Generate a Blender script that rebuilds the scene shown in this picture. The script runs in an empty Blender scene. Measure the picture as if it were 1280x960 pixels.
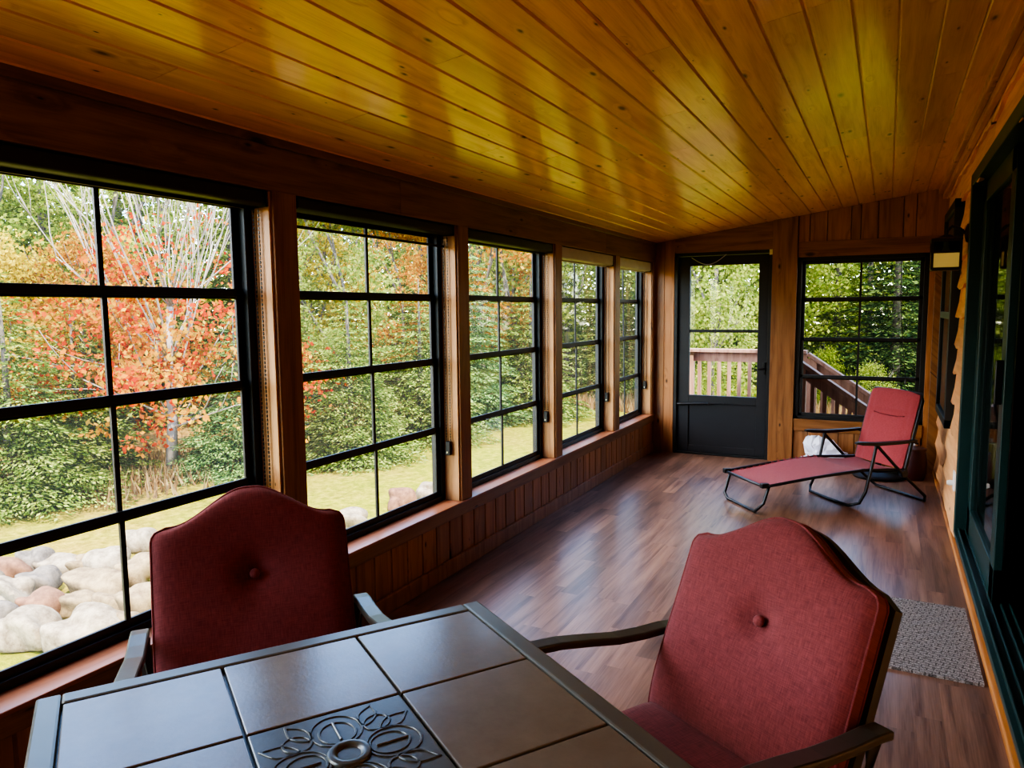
import bpy, math, random
from mathutils import Vector, Matrix
PI = math.pi
sc = bpy.context.scene
COL = sc.collection
R = random.Random(7)

# ------------------------------------------------------------------ mesh helper
class MB:
    def __init__(s): s.v = []; s.f = []
    def add(s, vs, fs):
        n = len(s.v); s.v += [tuple(p) for p in vs]; s.f += [tuple(i + n for i in f) for f in fs]; return s
    def quad(s, a, b, c, d): return s.add([a, b, c, d], [(0, 1, 2, 3)])
    def box(s, x0, y0, z0, x1, y1, z1):
        if x0 > x1: x0, x1 = x1, x0
        if y0 > y1: y0, y1 = y1, y0
        if z0 > z1: z0, z1 = z1, z0
        return s.add([(x0,y0,z0),(x1,y0,z0),(x1,y1,z0),(x0,y1,z0),(x0,y0,z1),(x1,y0,z1),(x1,y1,z1),(x0,y1,z1)],
                     [(0,3,2,1),(4,5,6,7),(0,1,5,4),(1,2,6,5),(2,3,7,6),(3,0,4,7)])
    def prism(s, poly, fn, h0, h1):
        n = len(poly)
        vs = [fn(a, b, h0) for a, b in poly] + [fn(a, b, h1) for a, b in poly]
        fs = [tuple(range(n))[::-1], tuple(range(n, 2*n))] + [(i, (i+1) % n, n + (i+1) % n, n + i) for i in range(n)]
        return s.add(vs, fs)
    def sweep(s, pts, prof, closed=False, up=(0,0,1), scale=None):
        pts = [Vector(p) for p in pts]; n = len(pts); m = len(prof); vs = []; up0 = Vector(up)
        for i, p in enumerate(pts):
            if closed: t = pts[(i+1) % n] - pts[i-1]
            else: t = pts[min(i+1, n-1)] - pts[max(i-1, 0)]
            t.normalize()
            sd = t.cross(up0)
            if sd.length < 1e-3: sd = t.cross(Vector((1, 0.01, 0)))
            sd.normalize(); uu = sd.cross(t)
            k = scale[i] if scale else 1
            for a, b in prof: vs.append(p + sd*a*k + uu*b*k)
        fs = []
        for i in range(n if closed else n-1):
            j = (i+1) % n
            for q in range(m):
                r = (q+1) % m
                fs.append((i*m+q, i*m+r, j*m+r, j*m+q))
        if not closed: fs += [tuple(range(m))[::-1], tuple((n-1)*m + q for q in range(m))]
        return s.add(vs, fs)
    def tube(s, pts, r, n=8, closed=False, scale=None, up=(0,0,1)):
        return s.sweep(pts, [(r*math.cos(2*PI*k/n), r*math.sin(2*PI*k/n)) for k in range(n)], closed, up, scale)
    def bar(s, pts, w, h, closed=False, up=(0,0,1)):
        return s.sweep(pts, [(-w/2,-h/2),(w/2,-h/2),(w/2,h/2),(-w/2,h/2)], closed, up)
    def lathe(s, prof, c=(0,0,0), n=20, axis='z'):
        vs = []; m = len(prof)
        for k in range(n):
            a = 2*PI*k/n
            for r, h in prof:
                p = (r*math.cos(a), r*math.sin(a), h)
                if axis == 'x': p = (p[2], p[0], p[1])
                if axis == 'y': p = (p[0], p[2], p[1])
                vs.append((c[0]+p[0], c[1]+p[1], c[2]+p[2]))
        fs = [(k*m+i, ((k+1) % n)*m+i, ((k+1) % n)*m+i+1, k*m+i+1) for k in range(n) for i in range(m-1)]
        fs += [tuple(k*m for k in range(n))[::-1], tuple(k*m+m-1 for k in range(n))]
        return s.add(vs, fs)
    def grid(s, fn, nu, nv):
        vs = [fn(i/nu, j/nv) for i in range(nu+1) for j in range(nv+1)]
        w = nv+1
        return s.add(vs, [(i*w+j, (i+1)*w+j, (i+1)*w+j+1, i*w+j+1) for i in range(nu) for j in range(nv)])
    def mesh(s, name, mat, smooth=None):
        me = bpy.data.meshes.new(name); me.from_pydata(s.v, [], s.f); me.materials.append(mat)
        if smooth is not None:
            me.polygons.foreach_set('use_smooth', [True]*len(me.polygons))
            if smooth < 179: me.set_sharp_from_angle(angle=math.radians(smooth))
        me.update(); return me
    def build(s, name, mat, parent=None, smooth=None, bevel=0, fix=False):
        me = s.mesh(name, mat, smooth)
        if fix:
            import bmesh
            bm = bmesh.new(); bm.from_mesh(me); bmesh.ops.recalc_face_normals(bm, faces=bm.faces); bm.to_mesh(me); bm.free()
        o = bpy.data.objects.new(name, me); COL.objects.link(o)
        if parent: o.parent = parent
        if bevel:
            b = o.modifiers.new('bevel', 'BEVEL'); b.width = bevel; b.segments = 2; b.limit_method = 'ANGLE'
        return o

def tag(o, label, cat, group=None, kind=None):
    o['label'] = label; o['category'] = cat
    if group: o['group'] = group
    if kind: o['kind'] = kind
    return o
def thing(name, label, cat, loc=(0,0,0), rz=0, group=None, kind=None):
    o = bpy.data.objects.new(name, None); COL.objects.link(o); o.location = loc; o.rotation_euler = (0,0,rz)
    o.empty_display_size = .1
    return tag(o, label, cat, group, kind)
def struct(o, label, cat): return tag(o, label, cat, None, 'structure')
def copy_tree(o, parent=None):
    c = o.copy(); COL.objects.link(c); c.parent = parent
    for ch in list(o.children): copy_tree(ch, c)
    return c
def smooth01(t): t = max(0, min(1, t)); return t*t*(3-2*t)

# ------------------------------------------------------------------ materials
def new_mat(name):
    m = bpy.data.materials.new(name); m.use_nodes = True; nt = m.node_tree; nt.nodes.clear()
    out = nt.nodes.new('ShaderNodeOutputMaterial'); return m, nt, out
def N(nt, t, **kw):
    n = nt.nodes.new(t)
    for k, v in kw.items():
        if k in n.inputs: n.inputs[k].default_value = v
        else: setattr(n, k, v)
    return n
def L(nt, a, b): nt.links.new(a, b)
def ramp(nt, fac, stops, interp='LINEAR'):
    r = nt.nodes.new('ShaderNodeValToRGB'); r.color_ramp.interpolation = interp; e = r.color_ramp.elements
    while len(e) < len(stops): e.new(.5)
    for i, (p, c) in enumerate(stops): e[i].position = p; e[i].color = (*c, 1) if len(c) == 3 else c
    L(nt, fac, r.inputs[0]); return r.outputs[0]
def mixc(nt, fac, a, b, mode='MIX'):
    m = nt.nodes.new('ShaderNodeMix'); m.data_type = 'RGBA'; m.blend_type = mode
    if isinstance(fac, (int, float)): m.inputs[0].default_value = fac
    else: L(nt, fac, m.inputs[0])
    for i, x in ((6, a), (7, b)):
        if isinstance(x, tuple): m.inputs[i].default_value = (*x, 1) if len(x) == 3 else x
        else: L(nt, x, m.inputs[i])
    return m.outputs[2]
def math_(nt, op, a, b=None, clamp=False):
    m = nt.nodes.new('ShaderNodeMath'); m.operation = op; m.use_clamp = clamp
    for i, x in enumerate((a, b)):
        if x is None: continue
        if isinstance(x, (int, float)): m.inputs[i].default_value = x
        else: L(nt, x, m.inputs[i])
    return m.outputs[0]
def sR(*c):   # sRGB 0-255 to linear
    return tuple((x/255/12.92 if x <= 10 else ((x/255+.055)/1.055)**2.4) for x in c)

def plain(name, col, rough=.5, metal=0, spec=.5, noise=0, scale=8, bump=0, coat=0):
    m, nt, out = new_mat(name); p = N(nt, 'ShaderNodeBsdfPrincipled')
    p.inputs['Roughness'].default_value = rough; p.inputs['Metallic'].default_value = metal
    p.inputs['Specular IOR Level'].default_value = spec; p.inputs['Coat Weight'].default_value = coat
    tc = N(nt, 'ShaderNodeTexCoord'); nz = N(nt, 'ShaderNodeTexNoise', Scale=scale, Detail=5.0); L(nt, tc.outputs['Object'], nz.inputs['Vector'])
    c = ramp(nt, nz.outputs[0], [(.3, tuple(x*(1-noise) for x in col)), (.7, tuple(min(1, x*(1+noise)) for x in col))])
    L(nt, c, p.inputs['Base Color'])
    if bump:
        b = N(nt, 'ShaderNodeBump', Strength=bump, Distance=.01); L(nt, nz.outputs[0], b.inputs['Height']); L(nt, b.outputs[0], p.inputs['Normal'])
    L(nt, p.outputs[0], out.inputs[0]); return m

def wood(name, light, dark, axis='y', rough=.4, coat=0, knots=1.0, vary=.35, spec=.4, ks=(1.5, 3.4), kcol=None, bump=.08, coat_rough=.12):
    """knotty board wood; every mesh island (board) gets its own grain offset and tint"""
    m, nt, out = new_mat(name); p = N(nt, 'ShaderNodeBsdfPrincipled')
    p.inputs['Roughness'].default_value = rough; p.inputs['Specular IOR Level'].default_value = spec
    p.inputs['Coat Weight'].default_value = coat; p.inputs['Coat Tint'].default_value = (1,.9,.8,1); p.inputs['Coat Roughness'].default_value = coat_rough
    tc = N(nt, 'ShaderNodeTexCoord'); geo = N(nt, 'ShaderNodeNewGeometry'); isl = geo.outputs['Random Per Island']
    sx = N(nt, 'ShaderNodeSeparateXYZ'); L(nt, tc.outputs['Object'], sx.inputs[0])
    o = {'x': sx.outputs[0], 'y': sx.outputs[1], 'z': sx.outputs[2]}
    rest = [o[k] for k in 'xyz' if k != axis]
    al = math_(nt, 'ADD', o[axis], math_(nt, 'MULTIPLY', isl, 37.0))
    cr = math_(nt, 'ADD', math_(nt, 'ADD', rest[0], rest[1]), math_(nt, 'MULTIPLY', isl, 53.0))
    cb = N(nt, 'ShaderNodeCombineXYZ'); L(nt, math_(nt, 'MULTIPLY', al, ks[0]), cb.inputs[0]); L(nt, math_(nt, 'MULTIPLY', cr, ks[1]), cb.inputs[1])
    vo = N(nt, 'ShaderNodeTexVoronoi', voronoi_dimensions='2D', Scale=1.0); L(nt, cb.outputs[0], vo.inputs['Vector'])
    kd = vo.outputs['Distance']
    # ring pattern bends round the knots
    g = N(nt, 'ShaderNodeCombineXYZ'); L(nt, math_(nt, 'MULTIPLY', al, .7), g.inputs[0]); L(nt, math_(nt, 'MULTIPLY', cr, 9.0), g.inputs[1])
    L(nt, math_(nt, 'MULTIPLY', math_(nt, 'SUBTRACT', .2, kd, True), 3.2 if knots else 0.0), g.inputs[2])
    n1 = N(nt, 'ShaderNodeTexNoise', Scale=2.2, Detail=4.0, Distortion=.6); L(nt, g.outputs[0], n1.inputs['Vector'])
    g2 = N(nt, 'ShaderNodeCombineXYZ'); L(nt, math_(nt, 'MULTIPLY', al, 6.0), g2.inputs[0]); L(nt, math_(nt, 'MULTIPLY', cr, 170.0), g2.inputs[1])
    n2 = N(nt, 'ShaderNodeTexNoise', Scale=1.0, Detail=3.0); L(nt, g2.outputs[0], n2.inputs['Vector'])
    grain = math_(nt, 'ADD', math_(nt, 'MULTIPLY', n1.outputs[0], .72), math_(nt, 'MULTIPLY', n2.outputs[0], .28))
    base = ramp(nt, grain, [(.34, dark), (.5, tuple((a*.6+b*.4) for a, b in zip(light, dark))), (.66, light)])
    tint = ramp(nt, isl, [(0, (1-vary,)*3), (.5, (1,1,1)), (1, (1+vary*.35, 1+vary*.3, 1+vary*.2))])
    base = mixc(nt, 1.0, base, tint, 'MULTIPLY')
    if knots:
        kz = math_(nt, 'ADD', kd, math_(nt, 'MULTIPLY', math_(nt, 'SUBTRACT', n1.outputs[0], .5), .06))
        vc = N(nt, 'ShaderNodeSeparateColor'); L(nt, vo.outputs['Color'], vc.inputs[0])
        rad = math_(nt, 'MULTIPLY', math_(nt, 'MULTIPLY', vc.outputs[0], vc.outputs[0]), .085*knots)
        kf = math_(nt, 'SUBTRACT', 1.0, math_(nt, 'SMOOTH_MIN', math_(nt, 'DIVIDE', kz, math_(nt, 'ADD', rad, .004)), 1.0), True)
        base = mixc(nt, math_(nt, 'MULTIPLY', kf, 1.5, True), base, kcol or tuple(x*.22 for x in dark))
    L(nt, base, p.inputs['Base Color'])
    if bump: b = N(nt, 'ShaderNodeBump', Strength=bump, Distance=.004); L(nt, grain, b.inputs['Height']); L(nt, b.outputs[0], p.inputs['Normal'])
    L(nt, p.outputs[0], out.inputs[0]); return m

def fabric(name, c1, c2, scale=420, sheen=.3):
    m, nt, out = new_mat(name); p = N(nt, 'ShaderNodeBsdfPrincipled'); p.inputs['Roughness'].default_value = .85
    p.inputs['Specular IOR Level'].default_value = .2; p.inputs['Sheen Weight'].default_value = sheen
    tc = N(nt, 'ShaderNodeTexCoord'); sx = N(nt, 'ShaderNodeSeparateXYZ'); L(nt, tc.outputs['Object'], sx.inputs[0])
    hs = []
    for a, b in ((1.0, .07), (.07, 1.0)):
        cb = N(nt, 'ShaderNodeCombineXYZ')
        L(nt, math_(nt, 'MULTIPLY', sx.outputs[1], a*scale), cb.inputs[0])
        L(nt, math_(nt, 'MULTIPLY', math_(nt, 'SUBTRACT', sx.outputs[2], math_(nt, 'MULTIPLY', sx.outputs[0], .7)), b*scale), cb.inputs[1])
        n = N(nt, 'ShaderNodeTexNoise', Scale=1.0, Detail=2.0); L(nt, cb.outputs[0], n.inputs['Vector']); hs.append(n.outputs[0])
    w = math_(nt, 'ADD', math_(nt, 'MULTIPLY', hs[0], .5), math_(nt, 'MULTIPLY', hs[1], .5))
    L(nt, ramp(nt, w, [(.30, c2), (.68, c1)]), p.inputs['Base Color'])
    b = N(nt, 'ShaderNodeBump', Strength=.25, Distance=.002); L(nt, w, b.inputs['Height']); L(nt, b.outputs[0], p.inputs['Normal'])
    L(nt, p.outputs[0], out.inputs[0]); return m

def pane_mat(name, tint, haze=.02, gloss=1.0):
    """clear vinyl or glass: transparent with a weak mirror and a little milky haze"""
    m, nt, out = new_mat(name)
    t = N(nt, 'ShaderNodeBsdfTransparent'); t.inputs[0].default_value = (*tint, 1)
    g = N(nt, 'ShaderNodeBsdfGlossy'); g.inputs['Roughness'].default_value = .03
    lw = N(nt, 'ShaderNodeFresnel', IOR=1.45)
    tc = N(nt, 'ShaderNodeTexCoord'); nz = N(nt, 'ShaderNodeTexNoise', Scale=3.0); L(nt, tc.outputs['Object'], nz.inputs['Vector'])
    b = N(nt, 'ShaderNodeBump', Strength=.008, Distance=.02); L(nt, nz.outputs[0], b.inputs['Height']); L(nt, b.outputs[0], g.inputs['Normal'])
    mx = N(nt, 'ShaderNodeMixShader'); L(nt, math_(nt, 'MULTIPLY', lw.outputs[0], gloss), mx.inputs[0]); L(nt, t.outputs[0], mx.inputs[1]); L(nt, g.outputs[0], mx.inputs[2])
    tr = N(nt, 'ShaderNodeBsdfTranslucent'); tr.inputs[0].default_value = (.9,.92,.88,1)
    m2 = N(nt, 'ShaderNodeMixShader'); m2.inputs[0].default_value = haze; L(nt, mx.outputs[0], m2.inputs[1]); L(nt, tr.outputs[0], m2.inputs[2])
    L(nt, m2.outputs[0], out.inputs[0]); return m

EXT = .6
def ex(c, k=None): return tuple(x*(k or EXT) for x in c)
def leaf_mat(name, stops, transl=.4, tint=.25):
    stops = [(p, ex(c)) for p, c in stops]
    m, nt, out = new_mat(name)
    geo = N(nt, 'ShaderNodeNewGeometry'); c = ramp(nt, geo.outputs['Random Per Island'], stops)
    nz = N(nt, 'ShaderNodeTexNoise', Scale=.9, Detail=3.0); L(nt, geo.outputs['Position'], nz.inputs['Vector'])
    sh = ramp(nt, nz.outputs[0], [(.3, (1-tint,)*3), (.7, (1+tint,)*3)])
    c = mixc(nt, 1.0, c, sh, 'MULTIPLY')
    d = N(nt, 'ShaderNodeBsdfDiffuse'); t = N(nt, 'ShaderNodeBsdfTranslucent'); L(nt, c, d.inputs[0]); L(nt, c, t.inputs[0])
    mx = N(nt, 'ShaderNodeMixShader'); mx.inputs[0].default_value = transl; L(nt, d.outputs[0], mx.inputs[1]); L(nt, t.outputs[0], mx.inputs[2])
    L(nt, mx.outputs[0], out.inputs[0]); return m

M = {}
M['ceil'] = wood('varnished_pine', sR(248,196,152), sR(218,152,110), 'y', rough=.34, coat=.4, knots=1.3, vary=.16, spec=.3, ks=(2.4,6.0), bump=0, coat_rough=.13, kcol=sR(104,60,24))
M['beam'] = wood('backlit_cedar_beam', sR(148,108,68), sR(108,72,42), 'y', rough=.4, coat=.2, knots=1.1, vary=.1, ks=(1.6,4.5), coat_rough=.2)  # backlit shade of the beam is put into this darker cedar
M['post'] = wood('cedar_post', sR(166,116,70), sR(122,78,42), 'z', rough=.4, coat=.15, knots=1.0, vary=.15, ks=(2.0,4.5), coat_rough=.25)
M['jamb'] = wood('lit_cedar_jamb', sR(204,152,98), sR(164,110,62), 'z', rough=.45, knots=.7, vary=.1, ks=(2.4,5))  # daylight on the jambs is put into this lighter cedar
M['wains'] = wood('cedar_wainscot', sR(184,130,82), sR(140,90,52), 'z', rough=.42, coat=.1, knots=1.0, vary=.25, ks=(2.2,5), coat_rough=.25)
M['sill'] = wood('cedar_sill', sR(176,116,84), sR(128,76,48), 'y', rough=.35, coat=.2, knots=.6, vary=.1, coat_rough=.25)
M['endx'] = wood('cedar_header', sR(166,114,66), sR(122,76,38), 'x', rough=.42, coat=.1, knots=1.0, vary=.15, ks=(2.0,4.5), coat_rough=.25)
M['siding'] = wood('cedar_siding', sR(248,190,130), sR(220,152,98), 'y', rough=.5, knots=.9, vary=.18, ks=(1.5,3.6))
M['base'] = wood('pine_baseboard', sR(214,148,84), sR(168,104,50), 'y', rough=.45, knots=.6, vary=.15, ks=(2,6))
M['floor'] = wood('laminate_floor', sR(156,120,100), sR(100,70,58), 'y', rough=.34, coat=.3, knots=0, vary=.38, spec=.5, bump=.015, coat_rough=.24)
M['dark_frame'] = plain('bronze_window_frame', sR(30,30,28), .45, noise=.15)
M['sash'] = plain('dark_sash', sR(34,33,30), .5, noise=.15)
M['kick'] = plain('door_kick_panel', sR(33,33,34), .55, noise=.08)
M['green_frame'] = plain('dark_green_frame', sR(30,58,54), .4, noise=.12)
M['shade_dark'] = plain('shade_housing_dark', sR(40,37,34), .5, noise=.1)
M['shade_sheen'] = plain('shade_housing_sheen', sR(178,172,164), .5, noise=.1)  # sky sheen on the dark housings is put into this grey
M['black'] = plain('black_metal', sR(22,22,23), .35, spec=.5, noise=.1)
M['black_plastic'] = plain('black_plastic', sR(26,24,24), .45, noise=.1)
M['chrome'] = plain('metal_pin', sR(190,190,185), .3, metal=1)
M['bronze'] = plain('lantern_bronze', sR(70,52,36), .4, metal=.6, noise=.2)
M['chair_frame'] = plain('bronze_powder_coat', sR(84,83,76), .33, metal=.35, noise=.08)
M['table_frame'] = plain('table_frame_coat', sR(104,103,94), .33, metal=.4, noise=.06)
M['white_plastic'] = plain('white_plastic', sR(235,232,225), .4)
M['bag'] = plain('white_bag', sR(225,224,232), .5, noise=.08, scale=20)
M['vinyl'] = pane_mat('clear_vinyl', (.95,.95,.93), .012)
M['vinyl_tint'] = pane_mat('smoked_vinyl', (.66,.66,.62), .004, .5)
M['glass'] = pane_mat('door_glass', (.55,.58,.55), .0, .45)
M['chair_fabric'] = fabric('red_woven_fabric', sR(146,76,76), sR(106,50,52), 420, .15)
M['lounge_fabric'] = fabric('red_sling_fabric', sR(172,80,80), sR(134,56,58), 600, .1)
M['dark_room'] = plain('dark_room_wall', sR(70,62,55), .8)

# tile: mottled slate brown, satin
def tile_mat(name, c1, c2, rough):
    m, nt, out = new_mat(name); p = N(nt, 'ShaderNodeBsdfPrincipled'); p.inputs['Specular IOR Level'].default_value = .95
    tc = N(nt, 'ShaderNodeTexCoord'); n1 = N(nt, 'ShaderNodeTexNoise', Scale=9.0, Detail=8.0, Roughness=.7); L(nt, tc.outputs['Object'], n1.inputs['Vector'])
    n2 = N(nt, 'ShaderNodeTexNoise', Scale=140.0, Detail=3.0); L(nt, tc.outputs['Object'], n2.inputs['Vector'])
    L(nt, ramp(nt, n1.outputs[0], [(.2, c2), (.8, c1)]), p.inputs['Base Color'])
    r = math_(nt, 'ADD', rough, math_(nt, 'MULTIPLY', n2.outputs[0], .08)); L(nt, r, p.inputs['Roughness'])
    b = N(nt, 'ShaderNodeBump', Strength=.12, Distance=.002); L(nt, n2.outputs[0], b.inputs['Height']); L(nt, b.outputs[0], p.inputs['Normal'])
    L(nt, p.outputs[0], out.inputs[0]); return m
M['tile'] = tile_mat('slate_tile', sR(118,108,93), sR(95,87,76), .2)
M['medal'] = tile_mat('cast_medallion', sR(78,78,68), sR(66,66,58), .26)

# rug: looped, grey, with broken line pattern
def rug_mat():
    m, nt, out = new_mat('grey_woven_rug'); p = N(nt, 'ShaderNodeBsdfPrincipled'); p.inputs['Roughness'].default_value = .95; p.inputs['Specular IOR Level'].default_value = .1
    tc = N(nt, 'ShaderNodeTexCoord'); n = N(nt, 'ShaderNodeTexNoise', Scale=160.0, Detail=3.0); L(nt, tc.outputs['Object'], n.inputs['Vector'])
    mp = N(nt, 'ShaderNodeMapping'); mp.inputs['Rotation'].default_value = (0,0,.2); L(nt, tc.outputs['Object'], mp.inputs[0])
    br = N(nt, 'ShaderNodeTexBrick', Scale=11.0); br.inputs['Mortar Size'].default_value = .03; br.inputs['Color1'].default_value = (1,1,1,1); br.inputs['Color2'].default_value = (.9,.9,.9,1); br.inputs['Mortar'].default_value = (.45,.45,.45,1)
    L(nt, mp.outputs[0], br.inputs['Vector'])
    c = mixc(nt, 1.0, ramp(nt, n.outputs[0], [(.35, sR(112,102,98)), (.65, sR(196,186,180))]), br.outputs[0], 'MULTIPLY')
    L(nt, c, p.inputs['Base Color']); b = N(nt, 'ShaderNodeBump', Strength=.6, Distance=.006); L(nt, n.outputs[0], b.inputs['Height']); L(nt, b.outputs[0], p.inputs['Normal'])
    L(nt, p.outputs[0], out.inputs[0]); return m
M['rug'] = rug_mat()

def ground_mat():
    m, nt, out = new_mat('autumn_lawn'); p = N(nt, 'ShaderNodeBsdfPrincipled'); p.inputs['Roughness'].default_value = .95; p.inputs['Specular IOR Level'].default_value = .05
    tc = N(nt, 'ShaderNodeTexCoord'); a = N(nt, 'ShaderNodeTexNoise', Scale=.55, Detail=4.0, Roughness=.6); L(nt, tc.outputs['Object'], a.inputs['Vector'])
    b = N(nt, 'ShaderNodeTexNoise', Scale=9.0, Detail=6.0, Roughness=.75); L(nt, tc.outputs['Object'], b.inputs['Vector'])
    green = ramp(nt, b.outputs[0], [(.3, sR(104,116,24)), (.52, sR(166,162,44)), (.7, sR(208,190,76))])
    tan = ramp(nt, b.outputs[0], [(.3, sR(146,104,50)), (.55, sR(202,156,88)), (.7, sR(220,172,104))])
    # drier and browner away from the house, towards the trees
    sx = N(nt, 'ShaderNodeSeparateXYZ'); L(nt, tc.outputs['Object'], sx.inputs[0])
    dist = math_(nt, 'MULTIPLY', math_(nt, 'ADD', sx.outputs[0], 5.0), -.14)
    f = math_(nt, 'ADD', math_(nt, 'MULTIPLY', a.outputs[0], 1.6), math_(nt, 'ADD', dist, -.62), True)
    L(nt, mixc(nt, 1.0, mixc(nt, f, green, tan), (.66,)*3, 'MULTIPLY'), p.inputs['Base Color'])
    bm = N(nt, 'ShaderNodeBump', Strength=.8, Distance=.06); L(nt, b.outputs[0], bm.inputs['Height']); L(nt, bm.outputs[0], p.inputs['Normal'])
    L(nt, p.outputs[0], out.inputs[0]); return m
M['ground'] = ground_mat()

def rock_mat(name, c1, c2):
    m, nt, out = new_mat(name); p = N(nt, 'ShaderNodeBsdfPrincipled'); p.inputs['Roughness'].default_value = .85
    tc = N(nt, 'ShaderNodeTexCoord'); n = N(nt, 'ShaderNodeTexNoise', Scale=7.0, Detail=9.0, Roughness=.75); L(nt, tc.outputs['Object'], n.inputs['Vector'])
    L(nt, ramp(nt, n.outputs[0], [(.36, ex(c2,.26)), (.60, ex(c1,.42))]), p.inputs['Base Color'])  # stone mottling, low spots darkened further as painted crevice shade
    b = N(nt, 'ShaderNodeBump', Strength=.5, Distance=.03); L(nt, n.outputs[0], b.inputs['Height']); L(nt, b.outputs[0], p.inputs['Normal'])
    L(nt, p.outputs[0], out.inputs[0]); return m
ROCK = {'pale': rock_mat('pale_granite', sR(240,216,178), sR(190,160,124)), 'tan': rock_mat('tan_stone', sR(226,194,140), sR(176,138,92)),
        'orange': rock_mat('rusty_stone', sR(206,146,104), sR(158,100,66)), 'grey': rock_mat('grey_granite', sR(190,172,152), sR(130,114,98))}
M['deckwood'] = wood('deck_rail_wood', sR(178,138,118), sR(136,98,82), 'z', rough=.7, knots=.5, vary=.2)
M['deckboard'] = wood('deck_board_wood', sR(168,132,114), sR(126,94,80), 'x', rough=.7, knots=.5, vary=.2)
M['bark'] = plain('grey_bark', sR(96,84,72), .9, noise=.4, scale=6, bump=.5)
M['bark_pale'] = plain('pale_bark', sR(150,134,120), .85, noise=.2, scale=6)
M['bark_birch'] = plain('birch_bark', sR(226,220,206), .8, noise=.2, scale=9)
M['spruce'] = leaf_mat('spruce_needles', [(0, sR(70,98,34)), (.5, sR(136,158,58)), (1, sR(214,216,116))], .3)
M['spruce_blue'] = leaf_mat('blue_spruce_needles', [(0, sR(72,110,56)), (.5, sR(130,164,84)), (1, sR(200,216,130))], .3)
M['spruce_shaded'] = leaf_mat('shaded_conifer_needles', [(0, sR(40,58,32)), (.5, sR(76,100,52)), (1, sR(146,162,84))], .25)  # shade on the end window conifers is put into these darker needles
M['green'] = leaf_mat('green_leaves', [(0, sR(96,120,36)), (.5, sR(150,166,58)), (1, sR(204,206,92))], .45)
M['lime'] = leaf_mat('yellow_green_leaves', [(0, sR(120,144,50)), (.5, sR(178,190,78)), (1, sR(226,222,120))], .5)
M['yellow'] = leaf_mat('yellow_leaves', [(0, sR(188,160,30)), (.5, sR(232,200,40)), (1, sR(250,226,90))], .5)
M['gold'] = leaf_mat('orange_gold_leaves', [(0, sR(206,120,40)), (.5, sR(238,168,50)), (1, sR(248,206,84))], .5)
M['maple'] = leaf_mat('red_orange_leaves', [(0, sR(206,66,30)), (.45, sR(236,96,40)), (.75, sR(244,140,50)), (1, sR(250,200,60))], .5)
M['thicket'] = leaf_mat('thicket_leaves', [(0, sR(70,92,32)), (.5, sR(130,148,54)), (.85, sR(186,188,78)), (1, sR(220,200,84))], .4)
M['dry'] = leaf_mat('dry_grass_blades', [(0, sR(150,110,64)), (.5, sR(204,160,104)), (1, sR(222,190,132))], .4)

# ================================================================== SETTING
YB, YE = -2.6, 7.44          # back and end of the porch
ZC, SL = 2.164, .1342        # ceiling height at x = 0 and slope
def zc(x): return ZC + SL*x
XW = 2.582                   # siding plane
# floor: three-strip laminate, each strip an island
mb = MB(); rr = random.Random(3); x = -.02
while x < 2.70:
    y = YB - rr.random()*.8
    while y < YE+.02:
        ln = rr.choice((.45,.62,.8,1.0)); y1 = min(y+ln, YE+.02); mb.quad((x,y,0),(x+.096,y,0),(x+.096,y1,0),(x,y1,0)); y = y1
    x += .096
mb.box(-.2, YB-.2, -.14, 2.75, YE+.1, -.002)
struct(mb.build('floor', M['floor']), 'brown laminate plank floor of the long porch', 'floor')
# ceiling boards with V grooves
mb = MB(); rr = random.Random(5); k0 = -11; X0 = 1.349
for k in range(k0, 10):
    xa, xb = X0 + k*.1326, X0 + (k+1)*.1326
    if xb < 0 or xa > 2.62: continue
    y = YB - rr.random()*1.5
    while y < YE:
        y1 = min(y + rr.uniform(1.5, 3.3), YE)
        a, b, c = xa+.0006, xb-.0006, .006
        q = .0012
        mb.add([(a+c,y+q,zc(a+c)),(b-c,y+q,zc(b-c)),(b-c,y1-q,zc(b-c)),(a+c,y1-q,zc(a+c)),
                (a,y,zc(a)+c),(b,y,zc(b)+c),(b,y1,zc(b)+c),(a,y1,zc(a)+c)],
               [(0,3,2,1),(0,1,5,4),(1,2,6,5),(2,3,7,6),(3,0,4,7)])
        y = y1
mb.add([(-.3,YB-.2,zc(-.3)+.007),(2.8,YB-.2,zc(2.8)+.007),(2.8,YE+.1,zc(2.8)+.007),(-.3,YE+.1,zc(-.3)+.007)], [(0,3,2,1)])
struct(mb.build('ceiling', M['ceil']), 'varnished knotty pine plank ceiling sloping up to the right', 'ceiling')
# roof and house body outside (they only shade)
mb = MB(); f = lambda a, b, h: (a, h, b)
mb.prism([(-.28, zc(-.28)+.03),(2.7, zc(2.7)+.03),(2.7, zc(2.7)+.2),(-.28, zc(-.28)+.2)], f, YB-.6, YE+.35)
struct(mb.build('roof', M['shade_dark'], fix=True), 'porch roof over the ceiling', 'roof')
mb = MB(); mb.box(4.9,-6,-1.1,9,7.75,4.6); mb.box(2.68,5.25,-1.1,4.9,7.75,4.6); mb.box(2.66,-6,-1.1,4.9,1.9,4.6); mb.box(2.66,1.9,2.32,4.9,5.25,4.6); mb.box(2.66,1.9,-1.1,4.9,5.25,-.15)
struct(mb.build('wall_house', M['dark_room']), 'dark house interior behind the sliding door', 'wall')

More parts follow.
